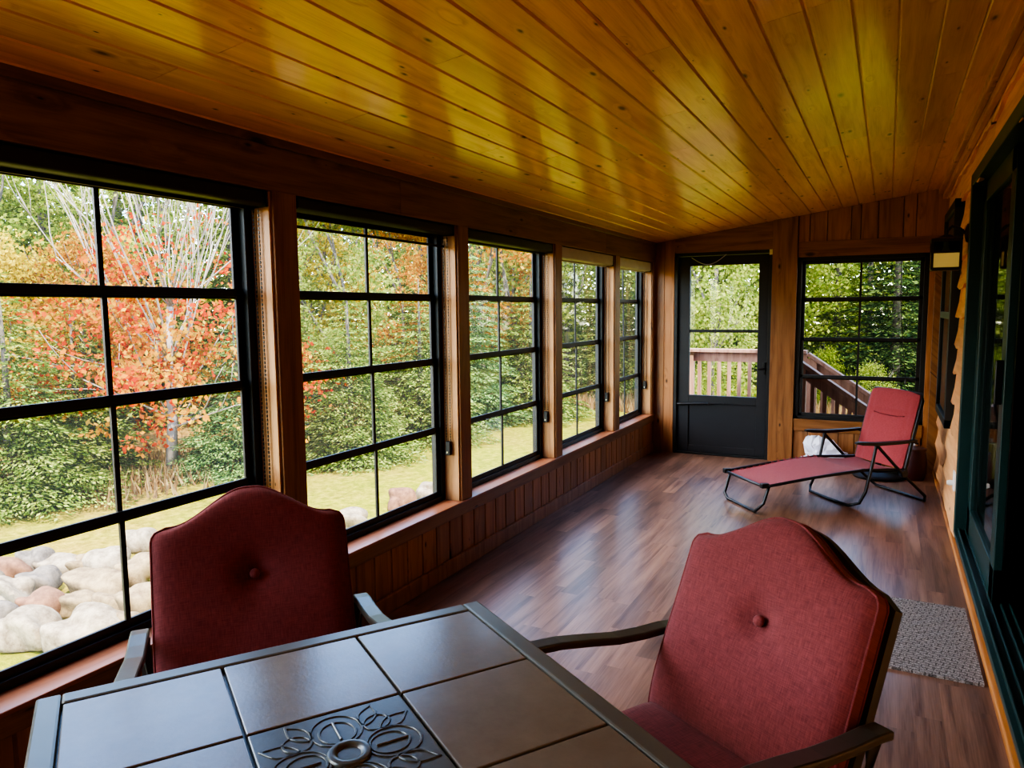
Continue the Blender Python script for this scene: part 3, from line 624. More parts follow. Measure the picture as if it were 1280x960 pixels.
# ---- dining chair (x forward, back cushion front starts at x=0, z=.46)
RC = .392; sR_, cR_ = math.sin(RC), math.cos(RC)
HWB, HSH, HCR, HBT = .268, .477, .571, .318
def back_pt(a, l, off):   # a lateral metres, l along the recline, off in front(+)
    return (-sR_*l + cR_*off, a, .46 + cR_*l + sR_*off)
def top_l(s):             # s in -1..1
    t = abs(s); return HSH + (HCR-HSH)*(1-smooth01((t-.05)/.9))
def make_chair(label, loc, rz):
    c = thing('dining_chair', label, 'chair', loc, rz, 'cushioned dining chairs at the tiled table')
    # back cushion: puffed pad with a button dimple
    NU, NV = 36, 40; TH = .085; mb = MB()
    def hw(l): return HWB*(1 - .05*(1-min(1, l/.12))**2)
    def surf(u, v, side):
        s = 2*u-1; tl = top_l(s); l = v*tl; RR = .04; dd = min(RR, tl-l); a = s*(hw(l) - RR + math.sqrt(max(0, RR*RR-(RR-dd)**2)))
        e = min(1, (1-abs(s))*HWB/.075); f = min(1, min(v, 1-v)*.52/.075)
        puff = math.sqrt(max(0, 1-(1-e)**2))*math.sqrt(max(0, 1-(1-f)**2))
        off = -.045 + side*(.018 + .027*puff)
        if side > 0:
            r = math.hypot(a, l-HBT); off -= .026*math.exp(-(r/.045)**2) + .012*math.exp(-(r/.12)**2)
            off += .004*math.sin(a*19)*math.exp(-(r/.2)**2)*math.sin(l*15)
        return back_pt(a, l, off)
    mb.grid(lambda u, v: surf(u, v, 1), NU, NV); mb.grid(lambda u, v: surf(1-u, v, -1), NU, NV)
    ring = [(i/NU, 0) for i in range(NU)]+[(1, j/NV) for j in range(NV)]+[(1-i/NU, 1) for i in range(NU)]+[(0, 1-j/NV) for j in range(NV)]
    fr_ = [surf(u, v, 1) for u, v in ring]; bk = [surf(u, v, -1) for u, v in ring]; n = len(ring)
    mb.add(fr_+bk, [(i, n+i, n+(i+1) % n, (i+1) % n) for i in range(n)])
    bc = mb.build('back_cushion', M['chair_fabric'], c, 70)
    mb = MB(); mb.tube(fr_, .0035, 6, True); mb.tube(bk, .0035, 6, True); mb.build('piping', M['chair_fabric'], bc, 90)
    p0 = Vector(back_pt(0, HBT, -.026)); nrm = Vector((cR_,0,sR_)); e1 = Vector((0,1,0)); e2 = nrm.cross(e1)
    mb = MB(); prof = [(.0005,.012),(.008,.0112),(.0135,.007),(.0145,.001),(.012,-.004),(.0005,-.005)]; vs = []; K = 16
    for k in range(K):
        for r, h in prof: vs.append(p0+e1*r*math.cos(2*PI*k/K)+e2*r*math.sin(2*PI*k/K)+nrm*h)
    m_ = len(prof); mb.add(vs, [(k*m_+i, ((k+1) % K)*m_+i, ((k+1) % K)*m_+i+1, k*m_+i+1) for k in range(K) for i in range(m_-1)]); mb.build('button', M['chair_fabric'], bc, 60, fix=True)
    # seat cushion
    mb = MB()
    def seat(u, v, side):
        s = 2*u-1; e = min(1, (1-abs(s))*.26/.07); f = min(1, min(v, 1-v)*.5/.07)
        puff = math.sqrt(max(0, 1-(1-e)**2))*math.sqrt(max(0, 1-(1-f)**2))
        return (-.06+.55*v, s*(.262-.012*(1-f)**2), .43+side*(.016+.03*puff))
    mb.grid(lambda u, v: seat(1-u, v, 1), 24, 24); mb.grid(lambda u, v: seat(u, v, -1), 24, 24)
    ring = [(i/24, 0) for i in range(24)]+[(1, j/24) for j in range(24)]+[(1-i/24, 1) for i in range(24)]+[(0, 1-j/24) for j in range(24)]
    a_ = [seat(u, v, 1) for u, v in ring]; b_ = [seat(u, v, -1) for u, v in ring]; n = len(ring)
    mb.add(a_+b_, [(i, (i+1) % n, n+(i+1) % n, n+i) for i in range(n)]); sc_ = mb.build('seat_cushion', M['chair_fabric'], c, 70, fix=True)
    mb = MB(); mb.tube(a_, .0035, 6, True); mb.tube(b_, .0035, 6, True); mb.build('piping', M['chair_fabric'], sc_, 90)
    # frame
    F = M['chair_frame']; mb = MB()
    mb.bar([(-.07,-.26,.365),(.5,-.26,.365),(.5,.26,.365),(-.07,.26,.365)], .03, .03, True); mb.box(-.06,-.25,.366,.49,.25,.378); mb.build('seat_frame', F, c)
    outline = [back_pt(s*.262, -.08, -.105) if False else back_pt(s, l, -.105) for s, l in [(-.255,-.1),(-.258,.2),(-.258,HSH-.03)]]
    outline += [back_pt(s*.25, top_l(s*1.0)-.012, -.105) for s in [-1+.1*k for k in range(1, 20)]]
    outline += [back_pt(s, l, -.105) for s, l in [(.258,HSH-.03),(.258,.2),(.255,-.1)]]
    mb = MB(); mb.bar(outline, .022, .03, up=(cR_,0,sR_)); mb.build('back_frame', F, c)
    mb = MB()
    for s in (-.17,-.085,0,.085,.17): mb.bar([back_pt(s,-.06,-.105),back_pt(s,top_l(s/.258)-.02,-.105)], .016,.012, up=(cR_,0,sR_))
    mb.build('back_slats', F, c)
    for s in (-1,1):
        mb = MB(); yy = s*.305
        ap = [(-.17,yy,.614),(-.12,yy,.620),(-.04,yy,.622),(.05,yy,.630),(.14,yy+s*.003,.646),(.23,yy+s*.006,.660),(.30,yy+s*.008,.664),(.335,yy+s*.008,.652)]
        mb.bar(ap, .048, .02); mb.build('armrest', F, c, bevel=.005)
        mb = MB(); mb.bar([(.45,yy,0),(.44,yy,.25),(.40,yy,.48),(.32,yy+s*.006,.65)], .028,.028); mb.bar([(.42,yy,.365),(.42,s*.26,.365)], .024,.024); mb.build('leg', F, c, bevel=.004)
        mb = MB(); mb.bar([(-.30,s*.285,0),(-.2,s*.285,.2),(-.13,s*.285,.4),(-.150,yy*.97,.606)], .028,.028); mb.build('leg', F, c, bevel=.004)
    return c
make_chair('dining chair with a shaded red back cushion, standing against the windows', (.656,1.387,0), -.684)
make_chair('dining chair with a brightly lit red buttoned cushion, out on the floor', (1.822,1.649,0), -2.121)

# ---- folding lounger (x along towards the head, near edge y = 0)
ang = math.radians(40.5)
Lg = thing('folding_lounger', 'red folding sun lounger with black tube frame in the far right corner', 'lounger', (1.40,5.42,0), ang)
W_ = .52; zf, zs_, = .215, .285
B0, B1 = (1.17,.265), (1.315,.845)      # backrest foot and top (x, z)
def lf(u, v):
    x = u*.80; y = v*W_; z = zf+(zs_-zf)*smooth01(u*1.1) + .03*math.sin(PI*u)*0 - .012*math.sin(PI*v); return (x,y,z)
mb = MB(); mb.grid(lf, 20, 10); mb.grid(lambda u, v: (lambda p: (p[0],p[1],p[2]-.008))(lf(1-u,v)), 20, 10); mb.build('footrest_sling', M['lounge_fabric'], Lg, 60)
mb = MB(); sf = lambda u, v: (.81+u*(B0[0]-.80), v*W_, zs_+(B0[1]-zs_)*u-.02*math.sin(PI*v)-.015*math.sin(PI*u)); mb.grid(sf, 10, 10); mb.grid(lambda u, v: (lambda p: (p[0],p[1],p[2]-.008))(sf(1-u,v)), 10, 10); mb.build('seat_sling', M['lounge_fabric'], Lg, 60)
bn = Vector((-(B1[1]-B0[1]),0,(B1[0]-B0[0]))).normalized()
def bf(u, v, o):
    s = 2*v-1; rr_ = 1-.04*max(0,(u-.9)/.1)*abs(s)**3
    p = Vector((B0[0]+(B1[0]-B0[0])*u*rr_, W_*(.5+.5*s*(1-.03*max(0,(u-.85)/.15))), B0[1]+(B1[1]-B0[1])*u*rr_))
    # padded: head pillow roll near the top, flat quilted panel below
    puff = .012*math.sqrt(max(0,1-abs(s)**4))*(1+.9*smooth01((u-.68)/.06)*(1-smooth01((u-.93)/.07)))
    seam = .009*math.exp(-((u-.64-.045*(s*s))/.012)**2)*(1 if abs(s) < .62 else 0)
    seam += .005*math.exp(-((abs(s)-.72)/.03)**2)*(1 if u < .9 else 0)
    return p+bn*(o*(.006+puff-seam))
mb = MB(); mb.grid(lambda u, v: bf(u, v, 1), 50, 30); mb.grid(lambda u, v: bf(1-u, v, -.4), 50, 30)
mb.build('backrest_sling', M['lounge_fabric'], Lg, 60)
mb = MB(); mb.tube([bf(.645+.045*((2*t-1)*.62)**2, .5+(t-.5)*.62, 1)+bn*.001 for t in [k/16 for k in range(17)]], .004, 6); mb.build('pillow_seam', plain('dark_red_seam', sR(110,28,34), .8), Lg, 60)
tr = .0115
def ltube(name, pts, closed=False, r=tr):
    mb = MB(); mb.tube(pts, r, 8, closed); return mb.build(name, M['black'], Lg, 60)
def arc(c, r, a0, a1, n, f): return [f(c[0]+r*math.cos(a0+(a1-a0)*k/n), c[1]+r*math.sin(a0+(a1-a0)*k/n)) for k in range(n+1)]
ltube('side_rail', [(.82,-.015,zs_),(.4,-.015,zf+.04),(.02,-.015,zf),(-.012,.01,zf-.002),(-.015,W_/2,zf-.002),(-.012,W_-.01,zf-.002),(.02,W_+.015,zf),(.4,W_+.015,zf+.04),(.82,W_+.015,zs_)])
ltube('side_rail', [(.80,-.015,zs_),(B0[0]+.02,-.015,B0[1])]); ltube('side_rail', [(.80,W_+.015,zs_),(B0[0]+.02,W_+.015,B0[1])])
tt = Vector((B1[0]-B0[0],0,B1[1]-B0[1])).normalized()
def bp_(u, y): return (B0[0]+(B1[0]-B0[0])*u-bn[0]*.012, y, B0[1]+(B1[1]-B0[1])*u-bn[2]*.012)
ltube('back_rail', [bp_(-.03,-.012),bp_(.9,-.012),bp_(.985,.02),bp_(.99,W_/2),bp_(.985,W_-.02),bp_(.9,W_+.012),bp_(-.03,W_+.012)])
def floor_loop(xt, zt, xb):   # U shaped leg
    ltube('leg_loop', [(xt,-.005,zt),(xt*.4+xb*.6,0,zt*.4),(xb,.02,.05),(xb,.07,tr),(xb,W_/2,tr),(xb,W_-.07,tr),(xb,W_-.02,.05),(xt*.4+xb*.6,W_,zt*.4),(xt,W_+.005,zt)])
floor_loop(.035, zf, -.03)
# mid legs run from the armrest front down to the floor and forward; rear legs from the hinge back to the floor
zarm = .485
ltube('leg_loop', [(.90,-.035,zarm-.012),(.865,-.035,.30),(.82,-.035,.12),(.775,-.03,.04),(.73,.03,tr),(.72,W_/2,tr),(.73,W_-.03,tr),(.775,W_+.03,.04),(.82,W_+.035,.12),(.865,W_+.035,.30),(.90,W_+.035,zarm-.012)])
ltube('leg_loop', [(.90,-.05,zarm-.02),(1.13,-.05,.24),(1.34,-.045,.06),(1.38,0,tr),(1.385,W_/2,tr),(1.38,W_,tr),(1.34,W_+.045,.06),(1.13,W_+.05,.24),(.90,W_+.05,zarm-.02)])
for y in (-.04, W_+.04):
    mb = MB(); mb.sweep([(.72,y,zarm+.012),(.76,y,zarm+.008),(.9,y,zarm-.003),(1.1,y,zarm-.002),(1.24,y,zarm+.004)], [(-.022,-.012),(.022,-.012),(.026,0),(.022,.012),(-.022,.012),(-.026,0)], scale=[.55,1,1,.9,.7]); mb.build('armrest', M['black_plastic'], Lg, 50)
    mb = MB(); mb.lathe([(.001,-.02),(.028,-.02),(.03,0),(.028,.02),(.001,.02)], (1.14,y,.245), 14, 'y'); mb.build('hinge', M['black_plastic'], Lg, 40)
    ltube('arm_strut', [(1.22,y,zarm-.005),(1.26,y*.9,B0[1]+.2)], r=.009)
for y in (.0, W_):
    mb = MB(); mb.box(-.03,y-.02,zf-.015,.03,y+.02,zf+.02); mb.build('corner_cap', M['black_plastic'], Lg, bevel=.006)
mb = MB()    # elastic lacing along the far edge of the footrest
for k in range(14):
    x = .06+k*.055; z = zf+(zs_-zf)*smooth01(x/.8*1.1)
    mb.tube([(x,W_-.012,z),(x+.012,W_+.02,z+.012),(x+.025,W_-.012,z)], .0035, 5)
mb.build('lacing', M['lounge_fabric'], Lg)

# ---- things behind the lounger
def blob(mbx, c, r, seed, amp=.25, n=(20,12), flat=None, sq_=1):
    q = random.Random(seed); ph = [(q.uniform(1,4.5), q.uniform(1,4.5), q.uniform(1,4.5), q.random()*6.3, q.uniform(.4,1)) for _ in range(5)]
    def fn(u, v):
        th = 2*PI*u; fi = PI*v; d = (math.sin(fi)*math.cos(th), math.sin(fi)*math.sin(th), math.cos(fi))
        k = 1+amp*sum(w*math.sin(a*d[0]+b*d[1]+e*d[2]+p) for a, b, e, p, w in ph)/3
        p = [math.copysign(abs(d[i])**sq_, d[i])*r[i]*k for i in range(3)]
        if flat is not None: p[2] = max(p[2], flat)
        return (c[0]+p[0], c[1]+p[1], c[2]+p[2])
    vs = [fn(i/n[0], j/n[1]) for i in range(n[0]) for j in range(n[1]+1)]; w = n[1]+1
    mbx.add(vs, [(i*w+j, i*w+j+1, ((i+1) % n[0])*w+j+1, ((i+1) % n[0])*w+j) for i in range(n[0]) for j in range(n[1])]); return mbx
mb = MB(); blob(mb, (0,0,.10), (.17,.11,.12), 4, .9, (30,20), -.098)
b_ = MB(); q = random.Random(2)
mb.v = [(x+q.uniform(-.014,.014), y+q.uniform(-.014,.014), max(0,z+q.uniform(-.016,.016))) for x, y, z in mb.v]
bag = thing('plastic_bag', 'crumpled white plastic bag on the floor behind the lounger', 'bag', (1.66,7.2,0.002))
mb.build('sack', M['bag'], bag, 14)
b_.tube([(-.05,0,.19),(-.07,.01,.24),(-.03,.0,.27),(.0,0,.2)], .009, 6); b_.tube([(.05,0,.19),(.09,.01,.22),(.07,.0,.25),(.02,0,.2)], .009, 6); b_.build('handle', M['bag'], bag, 60)
cn = thing('storage_crock', 'small dark red crock with a pale knob on its lid in the far right corner', 'crock', (2.40,7.12,0))
mb = MB(); mb.lathe([(.001,0),(.075,0),(.095,.06),(.1,.16),(.085,.24),(.08,.26),(.001,.26)], (0,0,0), 24); mb.build('body', plain('dark_red_glaze', sR(74,30,26), .4, noise=.2), cn, 40)
mb = MB(); mb.lathe([(.001,.26),(.088,.26),(.088,.275),(.03,.295),(.001,.295)], (0,0,0), 24); ld = mb.build('lid', plain('brown_lid', sR(84,50,34), .5), cn, 40)
mb = MB(); mb.lathe([(.001,.29),(.016,.295),(.024,.315),(.016,.335),(.001,.338)], (0,0,0), 14); mb.build('knob', M['white_plastic'], ld, 50)
ub = thing('umbrella_base', 'low round black base on the floor under the lounger backrest', 'base', (2.12,7.1,0))
mb = MB(); mb.lathe([(.001,0),(.2,0),(.21,.02),(.19,.04),(.05,.06),(.03,.075),(.001,.075)], (0,0,0), 30); mb.build('disc', M['black_plastic'], ub, 40)
mb = MB(); mb.lathe([(.001,.07),(.026,.07),(.026,.16),(.001,.16)], (0,0,0), 16); mb.build('socket', M['black'], ub, 40)
gl = thing('fuel_canister', 'small olive green canister between the crock and the lounger back', 'canister', (2.22,6.99,.0))
gl.location = (2.30,7.30,0)
mb = MB(); mb.lathe([(.001,0),(.06,0),(.062,.02),(.062,.30),(.05,.33),(.02,.34),(.001,.34)], (0,0,0), 20); mb.build('body', plain('olive_paint', sR(120,112,40), .5, noise=.2), gl, 40)
mb = MB(); mb.lathe([(.001,.34),(.014,.34),(.014,.37),(.001,.37)], (0,0,0), 12); mb.build('cap', M['chrome'], gl, 40)

# ================================================================== OUTSIDE
GZ = -1.1
def gh(x, y):
    return GZ + .05*math.sin(x*.7+1)*math.sin(y*.5) + .02*math.sin(x*2.1+y*1.3)
mb = MB()
def gfn(u, v):
    x = -75+115*u; y = -40+125*v; k = .3 if x > -4 and y < 10 else 1
    return (x, y, GZ+(gh(x,y)-GZ)*k)
mb.grid(gfn, 115, 125)
tag(mb.build('ground', M['ground'], smooth=180), 'sunlit autumn lawn sloping to the trees, green and dry tan grass', 'lawn', None, 'structure')

# ---- boulders
BL = [  # x, y, half sizes, colour, label
 ((30,785),5.2,(.27,.21,.18),'pale','big pale boulder at the lower left of the pile'),
 ((103,788),5.3,(.33,.22,.18),'pale','largest pale boulder at the front of the pile'),
 ((152,782),5.5,(.2,.2,.16),'tan','cream boulder at the front right, partly behind the window bar'),
 ((54,756),5.7,(.2,.18,.17),'orange','rusty orange boulder behind the two big pale front boulders'),
 ((94,754),5.75,(.2,.15,.13),'tan','small oval tan boulder in the second row'),
 ((139,756),5.75,(.21,.16,.14),'tan','speckled tan boulder in the second row beside the window bar'),
 ((17,742),6.05,(.22,.2,.2),'pale','round white boulder at the left edge of the pile'),
 ((48,727),6.3,(.19,.17,.16),'grey','grey pink blocky boulder in the middle of the pile'),
 ((122,729),6.3,(.42,.2,.17),'tan','long flat yellowish boulder across the middle of the pile'),
 ((78,706),6.9,(.27,.17,.15),'pale','slanting long white boulder near the back of the pile'),
 ((47,702),7.0,(.18,.17,.19),'grey','grey speckled boulder at the back left of the pile'),
 ((133,702),6.9,(.25,.21,.19),'pale','round white boulder at the top of the pile'),
 ((12,713),6.75,(.2,.17,.17),'orange','orange boulder at the upper left edge of the pile'),
 ((104,708),7.0,(.15,.14,.14),'tan','small tan boulder wedged between two white boulders at the back'),
 ((176,674),7.4,(.2,.18,.17),'pale','pinkish white boulder right of the window bar, above the chair corner'),
 ((172,712),6.9,(.2,.18,.17),'tan','yellowish boulder right of the window bar, beside the chair'),
 ((174,752),6.1,(.22,.18,.18),'tan','tan boulder half hidden behind the left chair cushion'),
 ((435,652),8.3,(.28,.22,.2),'pale','white boulder below the second window, behind the chair cushion'),
 ((502,624),9.6,(.22,.19,.19),'orange','pinkish orange boulder below the second window'),
 ((537,614),10.0,(.2,.18,.18),'pale','pale boulder right of the pinkish one below the second window'),
 ((-14,775),5.5,(.2,.18,.16),'grey','grey boulder at the left end of the pile, cut by the picture edge'),
 ((-30,730),6.2,(.26,.2,.2),'pale','pale boulder at the pile end left of the view'),
]
BLPOS = [[-3.845, 3.17], [-3.381, 3.347], [-3.215, 3.561], [-4.201, 3.525], [-4.056, 3.71], [-3.72, 3.815], [-4.641, 3.528], [-4.822, 3.843], [-4.258, 4.049], [-5.098, 4.235], [-5.336, 4.134], [-4.704, 4.436], [-5.367, 3.887], [-4.882, 4.309], [-5.09, 5.095], [-4.248, 4.448], [-3.497, 3.922], [-3.402, 6.553], [-3.45, 7.686], [-3.369, 8.225], [-4.304, 3.151], [-5.203, 3.51]]
for i, ((pq, dd, r, cl, lab), (x, y)) in enumerate(zip(BL, BLPOS)):
    r = tuple(v*.84 for v in r)
    mb = MB(); blob(mb, (0,0,0), r, 40+i, .34, (30,20), -r[2]*.8, .72)
    o = mb.build('boulder', ROCK[cl], None, 50); o.location = (x, y, GZ+r[2]*.72); o.rotation_euler = (0,0,R.uniform(-.5,.5)+.6)
    tag(o, lab, 'boulder', 'boulders on the lawn outside the windows')

# ---- deck, railing and stair rails beyond the end wall
dk = thing('deck', 'wooden deck outside the porch door', 'deck', (.6,8.3,-.08), 0, None, 'structure')
mb = MB(); y = YE+.15
while y < 9.1: mb.box(-.75,y-8.3,0,.82,y+.13-8.3,.03); y += .137
mb.build('deck_boards', M['deckboard'], dk)
mb = MB()
for x in (-.7,.75):
    for yy in (-.7,.72): mb.box(x-.05,yy-.05,-1.0,x+.05,yy+.05,0)
mb.box(-.75,-.75,-.18,-.71,.8,0); mb.box(-.75,.76,-.18,.82,.8,0); mb.build('deck_joists', M['deckwood'], dk)
def rail(name, label, p0, p1, z0, z1, zb0, zb1, n, posts=(1,1), rw=.14):
    """railing from p0 to p1 (plan), cap at z0..z1, bottom rail at zb0..zb1"""
    o = thing(name, label, 'railing', (p0[0],p0[1],0))
    dx, dy = p1[0]-p0[0], p1[1]-p0[1]
    P = lambda t, a, b: (dx*t, dy*t, a+(b-a)*t)
    mb = MB(); mb.bar([P(-.03,z0,z1),P(1.03,z0,z1)], rw, .04); mb.build('cap_rail', M['deckwood'], o, bevel=.004)
    mb = MB(); mb.bar([P(0,z0-.075,z1-.075),P(1,z0-.075,z1-.075)], .04,.11); mb.build('top_rail', M['deckwood'], o)
    mb = MB(); mb.bar([P(0,zb0,zb1),P(1,zb0,zb1)], .04,.09); mb.build('bottom_rail', M['deckwood'], o)
    for k in range(1, n):
        t = k/n; x, y, za = P(t, zb0, zb1); zt = z0+(z1-z0)*t-.05
        mb = MB(); mb.box(x-.019,y-.019,za-.05,x+.019,y+.019,zt); mb.build('baluster', M['deckwood'], o)
    for t, on_ in ((0,posts[0]),(1,posts[1])):
        if on_:
            x, y, z = P(t, z0, z1); mb = MB(); mb.box(x-.05,y-.05,on_ if on_ < 0 else -.1,x+.05,y+.05,z-.02); mb.build('post', M['deckwood'], o)
    return o
rail('deck_railing', 'sunlit deck railing across the view through the outside door', (.0,8.98), (1.30,8.98), .985,.985,.06,.06,11,(-.1,-.1))
rail('deck_railing', 'deck railing running along the left side of the deck to the corner post', (-.04,7.66), (-.04,8.9), .985,.985,.06,.06,11,(-.1,0))
rail('stair_railing', 'far sloping stair rail in shade, seen through the end window', (1.40,8.98), (3.0,8.98), .93,-.17,.10,-.98,14,(-.1,-1.1),.15)
rail('stair_railing', 'near sloping stair rail in shade, lower in the end window', (1.38,7.95), (3.0,7.95), .93,-.20,.10,-.98,14,(-.1,-1.1),.15)
st = thing('deck_stairs', 'wooden steps going down to the right between the two stair rails', 'stairs', (1.45,8.46,-.08))
for k in range(5):
    mb = MB(); mb.box(k*.27,-.46,-.2*(k+1),k*.27+.28,.46,-.2*(k+1)+.04); mb.build('tread', M['deckboard'], st)
mb = MB()
for y in (-.46,.42): mb.add([(0,y,-.05),(1.5,y,-1.02),(1.2,y,-1.02),(0,y,-.3),(0,y+.04,-.05),(1.5,y+.04,-1.02),(1.2,y+.04,-1.02),(0,y+.04,-.3)], [(0,1,2,3),(7,6,5,4),(0,4,5,1),(1,5,6,2),(2,6,7,3),(3,7,4,0)])
mb.build('stringer', M['deckwood'], st)

# ---- vegetation
def rv(q):
    z = q.uniform(-1,1); a = q.random()*2*PI; s = math.sqrt(1-z*z); return Vector((s*math.cos(a), s*math.sin(a), z))
def leafq(mb, p, q, s, asp=.75, nrm=None):
    n = nrm or rv(q); a = n.cross(rv(q))
    if a.length < 1e-3: a = Vector((1,0,0))
    a.normalize(); b = n.cross(a); a = a*s*.5; b = b*s*.5*asp
    mb.v += [tuple(p-a), tuple(p+b), tuple(p+a), tuple(p-b)]; k = len(mb.v)-4; mb.f.append((k,k+1,k+2,k+3))
def spruce_mesh(seed, H, Rb, dens=1.0, card=.17, low=.06):
    """whorls of drooping boughs, each bough a flat spray of short needle tufts"""
    q = random.Random(seed); lf_ = MB(); z = H*low
    while z < H*.985:
        t = z/H; rad = Rb*(1-t)**.85*q.uniform(.8,1.1)+.05; nb = max(4, int(8*dens*(1-t)+4)); off = q.random()*6
        for k in range(nb):
            a = off+2*PI*k/nb+q.uniform(-.25,.25); rl = rad*q.uniform(.7,1.12); dr = -.12-.3*(1-t)
            ca, sa = math.cos(a), math.sin(a); step = card*.5; r_ = rl*.25
            while r_ < rl:
                s = r_/rl; zz = z+dr*r_*s+.14*rl*s*s*s; w = rl*.38*(1-s)**.6*min(1, s*2.2)+.03
                m_ = max(1, int(w/(card*.45)))
                for sd in (-1,1):
                    for j in range(m_):
                        f = (j+.5)/m_; o_ = f*w
                        c = Vector((ca*(r_+o_*.6)-sa*sd*o_, sa*(r_+o_*.6)+ca*sd*o_, zz-.25*o_+q.uniform(-.03,.03)))
                        d_ = Vector((ca*.8-sa*sd*.7+q.uniform(-.4,.4), sa*.8+ca*sd*.7+q.uniform(-.4,.4), q.uniform(-.55,.15))).normalized()*card*q.uniform(.6,1.1)
                        b = d_.cross(Vector((q.uniform(-.7,.7), q.uniform(-.7,.7), 1))).normalized()*card*q.uniform(.13,.24); mid = c+d_*.45
                        lf_.v += [tuple(c), tuple(mid+b), tuple(c+d_), tuple(mid-b)]; i = len(lf_.v)-4; lf_.f.append((i,i+1,i+2,i+3))
                r_ += step
        z += H*.02+.05
    tk = MB(); tk.tube([(0,0,0),(0,0,H*.5),(0,0,H*.97)], .016*H+.02, 8, scale=[1,.6,.1]); return lf_, tk
def grow(tk, q, p, d, ln, r, depth, tips, up=.25, spread=.6, kids=3):
    n = 4; pts = [p]; dd = d.normalized()
    for i in range(n):
        dd = (dd+rv(q)*.16+Vector((0,0,up*.25))).normalized(); pts.append(pts[-1]+dd*ln/n)
    tk.tube(pts, r, 6 if depth < 2 else 4, scale=[1-.12*i for i in range(n+1)])
    if depth <= 0: tips.append(pts[-1]); return
    for k in range(kids):
        t = q.choice((2,3,4)); a = (dd+rv(q)*spread+Vector((0,0,up))).normalized()
        grow(tk, q, pts[t], a, ln*q.uniform(.6,.8), r*.52, depth-1, tips, up, spread, kids)
    tips.append(pts[-1])
def leafy_mesh(seed, H, Rc, n_cl=120, per=60, leaf=.11, zlo=.22, cl_r=.42, trunk_r=None, spread=.6):
    q = random.Random(seed); tk = MB(); tips = []
    tk_h = H*zlo
    grow(tk, q, Vector((0,0,0)), Vector((q.uniform(-.06,.06), q.uniform(-.06,.06), 1)), H*.5, trunk_r or H*.014, 3, tips, .3, spread, 3)
    lf_ = MB(); zc_ = H*(zlo+1)/2; hz = H*(1-zlo)/2
    for k in range(n_cl):
        d = rv(q); s = q.uniform(.35,1)**.5
        c = Vector((d.x*Rc*s, d.y*Rc*s, zc_+d.z*hz*s)); c.x *= 1-.35*max(0, d.z); c.y *= 1-.35*max(0, d.z)
        for j in range(per):
            o = Vector((q.gauss(0,1), q.gauss(0,1), q.gauss(0,.7)))*cl_r*.5; leafq(lf_, c+o, q, leaf*q.uniform(.7,1.25))
    return lf_, tk
def plant(name, label, cat, meshes, leafm, barkm, loc, rz=0, s=1, group=None, leafname='foliage', trunkname='trunk'):
    o = thing(name, label, cat, loc, rz, group); o.scale = (s,s,s)
    for nm, me, mt in ((leafname, meshes[0], leafm), (trunkname, meshes[1], barkm)):
        c = bpy.data.objects.new(nm, me); COL.objects.link(c); c.parent = o
        c.material_slots[0].link = 'OBJECT'; c.material_slots[0].material = mt
    return o
def mk(pair, bark): return pair[0].mesh('foliage', M['green']), pair[1].mesh('trunk', M[bark], 180)
SA = mk(spruce_mesh(1, 6.0, 1.7, 1, .12), 'bark')
SB = mk(spruce_mesh(2, 9.5, 2.1, 1, .17, .06), 'bark')
SC = mk(spruce_mesh(3, 3.2, 1.5, 1.3, .085, .02), 'bark')
LA = mk(leafy_mesh(11, 7.0, 2.0, 130, 60, .115), 'bark')
LB = mk(leafy_mesh(12, 9.0, 2.3, 150, 60, .125, .18), 'bark')
LC = mk(leafy_mesh(13, 4.0, 1.6, 90, 60, .10, .08), 'bark')
# the maple: slim grey trunk, pale bare stems fanning up, red and orange leaves clumped low and to the sides
q = random.Random(21); tk = MB(); tips = []
trunk = [Vector((0,0,0)), Vector((.05,.03,.9)), Vector((0,.1,1.8)), Vector((.05,.15,2.7))]
tk.tube(trunk, .075, 8, scale=[1.3,1,.9,.7])
for k in range(24):
    a = 2*PI*k/24+q.uniform(-.2,.2); sp = q.uniform(.15,1.35)
    grow(tk, q, trunk[q.choice((1,2,2,3,3))], Vector((math.cos(a)*sp, math.sin(a)*sp, 1)), q.uniform(2.0,3.1), q.uniform(.012,.021), 2, tips, .35, .4, 3)
for k in range(9):
    a = 2*PI*k/9+q.uniform(-.3,.3)
    grow(tk, q, trunk[1]+Vector((0,0,q.uniform(-.2,.9))), Vector((math.cos(a), math.sin(a), .35)), 1.5, .018, 1, tips, .1, .6, 3)
def clumps(n, zs, rmul, lo, hi, sg, leaf):
    lf = MB()
    for k in range(n):
        a = q.random()*2*PI; z = q.triangular(*zs); rad = (1.0+.4*math.sin(z*1.2))*q.uniform(.2,1.25)*rmul
        c = Vector((math.cos(a)*rad*1.3, math.sin(a)*rad*1.3, z))
        for j in range(int(q.uniform(lo,hi))):
            leafq(lf, c+Vector((q.gauss(0,1), q.gauss(0,1), q.gauss(0,.55)))*sg, q, leaf*q.uniform(.7,1.25))
    return lf
lf_ = clumps(115, (.5,4.3,2.0), 1.15, 24, 70, .17, .085)
yl_ = clumps(75, (.5,3.4,1.6), 1.2, 24, 66, .17, .085)
MP = (lf_.mesh('foliage', M['maple']), tk.mesh('branches', M['bark_pale'], 180))
plant('maple_tree', 'red and orange maple with bare pale branches fanning upward, outside the nearest window', 'tree', MP, M['maple'], M['bark_pale'], (-8.0,7.75,GZ), .4, 1.0, None, 'foliage', 'branches')
yl_.build('golden_foliage', M['gold'], [o for o in COL.objects if o.name == 'maple_tree'][0])
# birch: slim pale trunk
bt = leafy_mesh(31, 8.5, 1.5, 90, 50, .11, .35, .45, .07, .5)
BT = mk(bt, 'bark_birch')

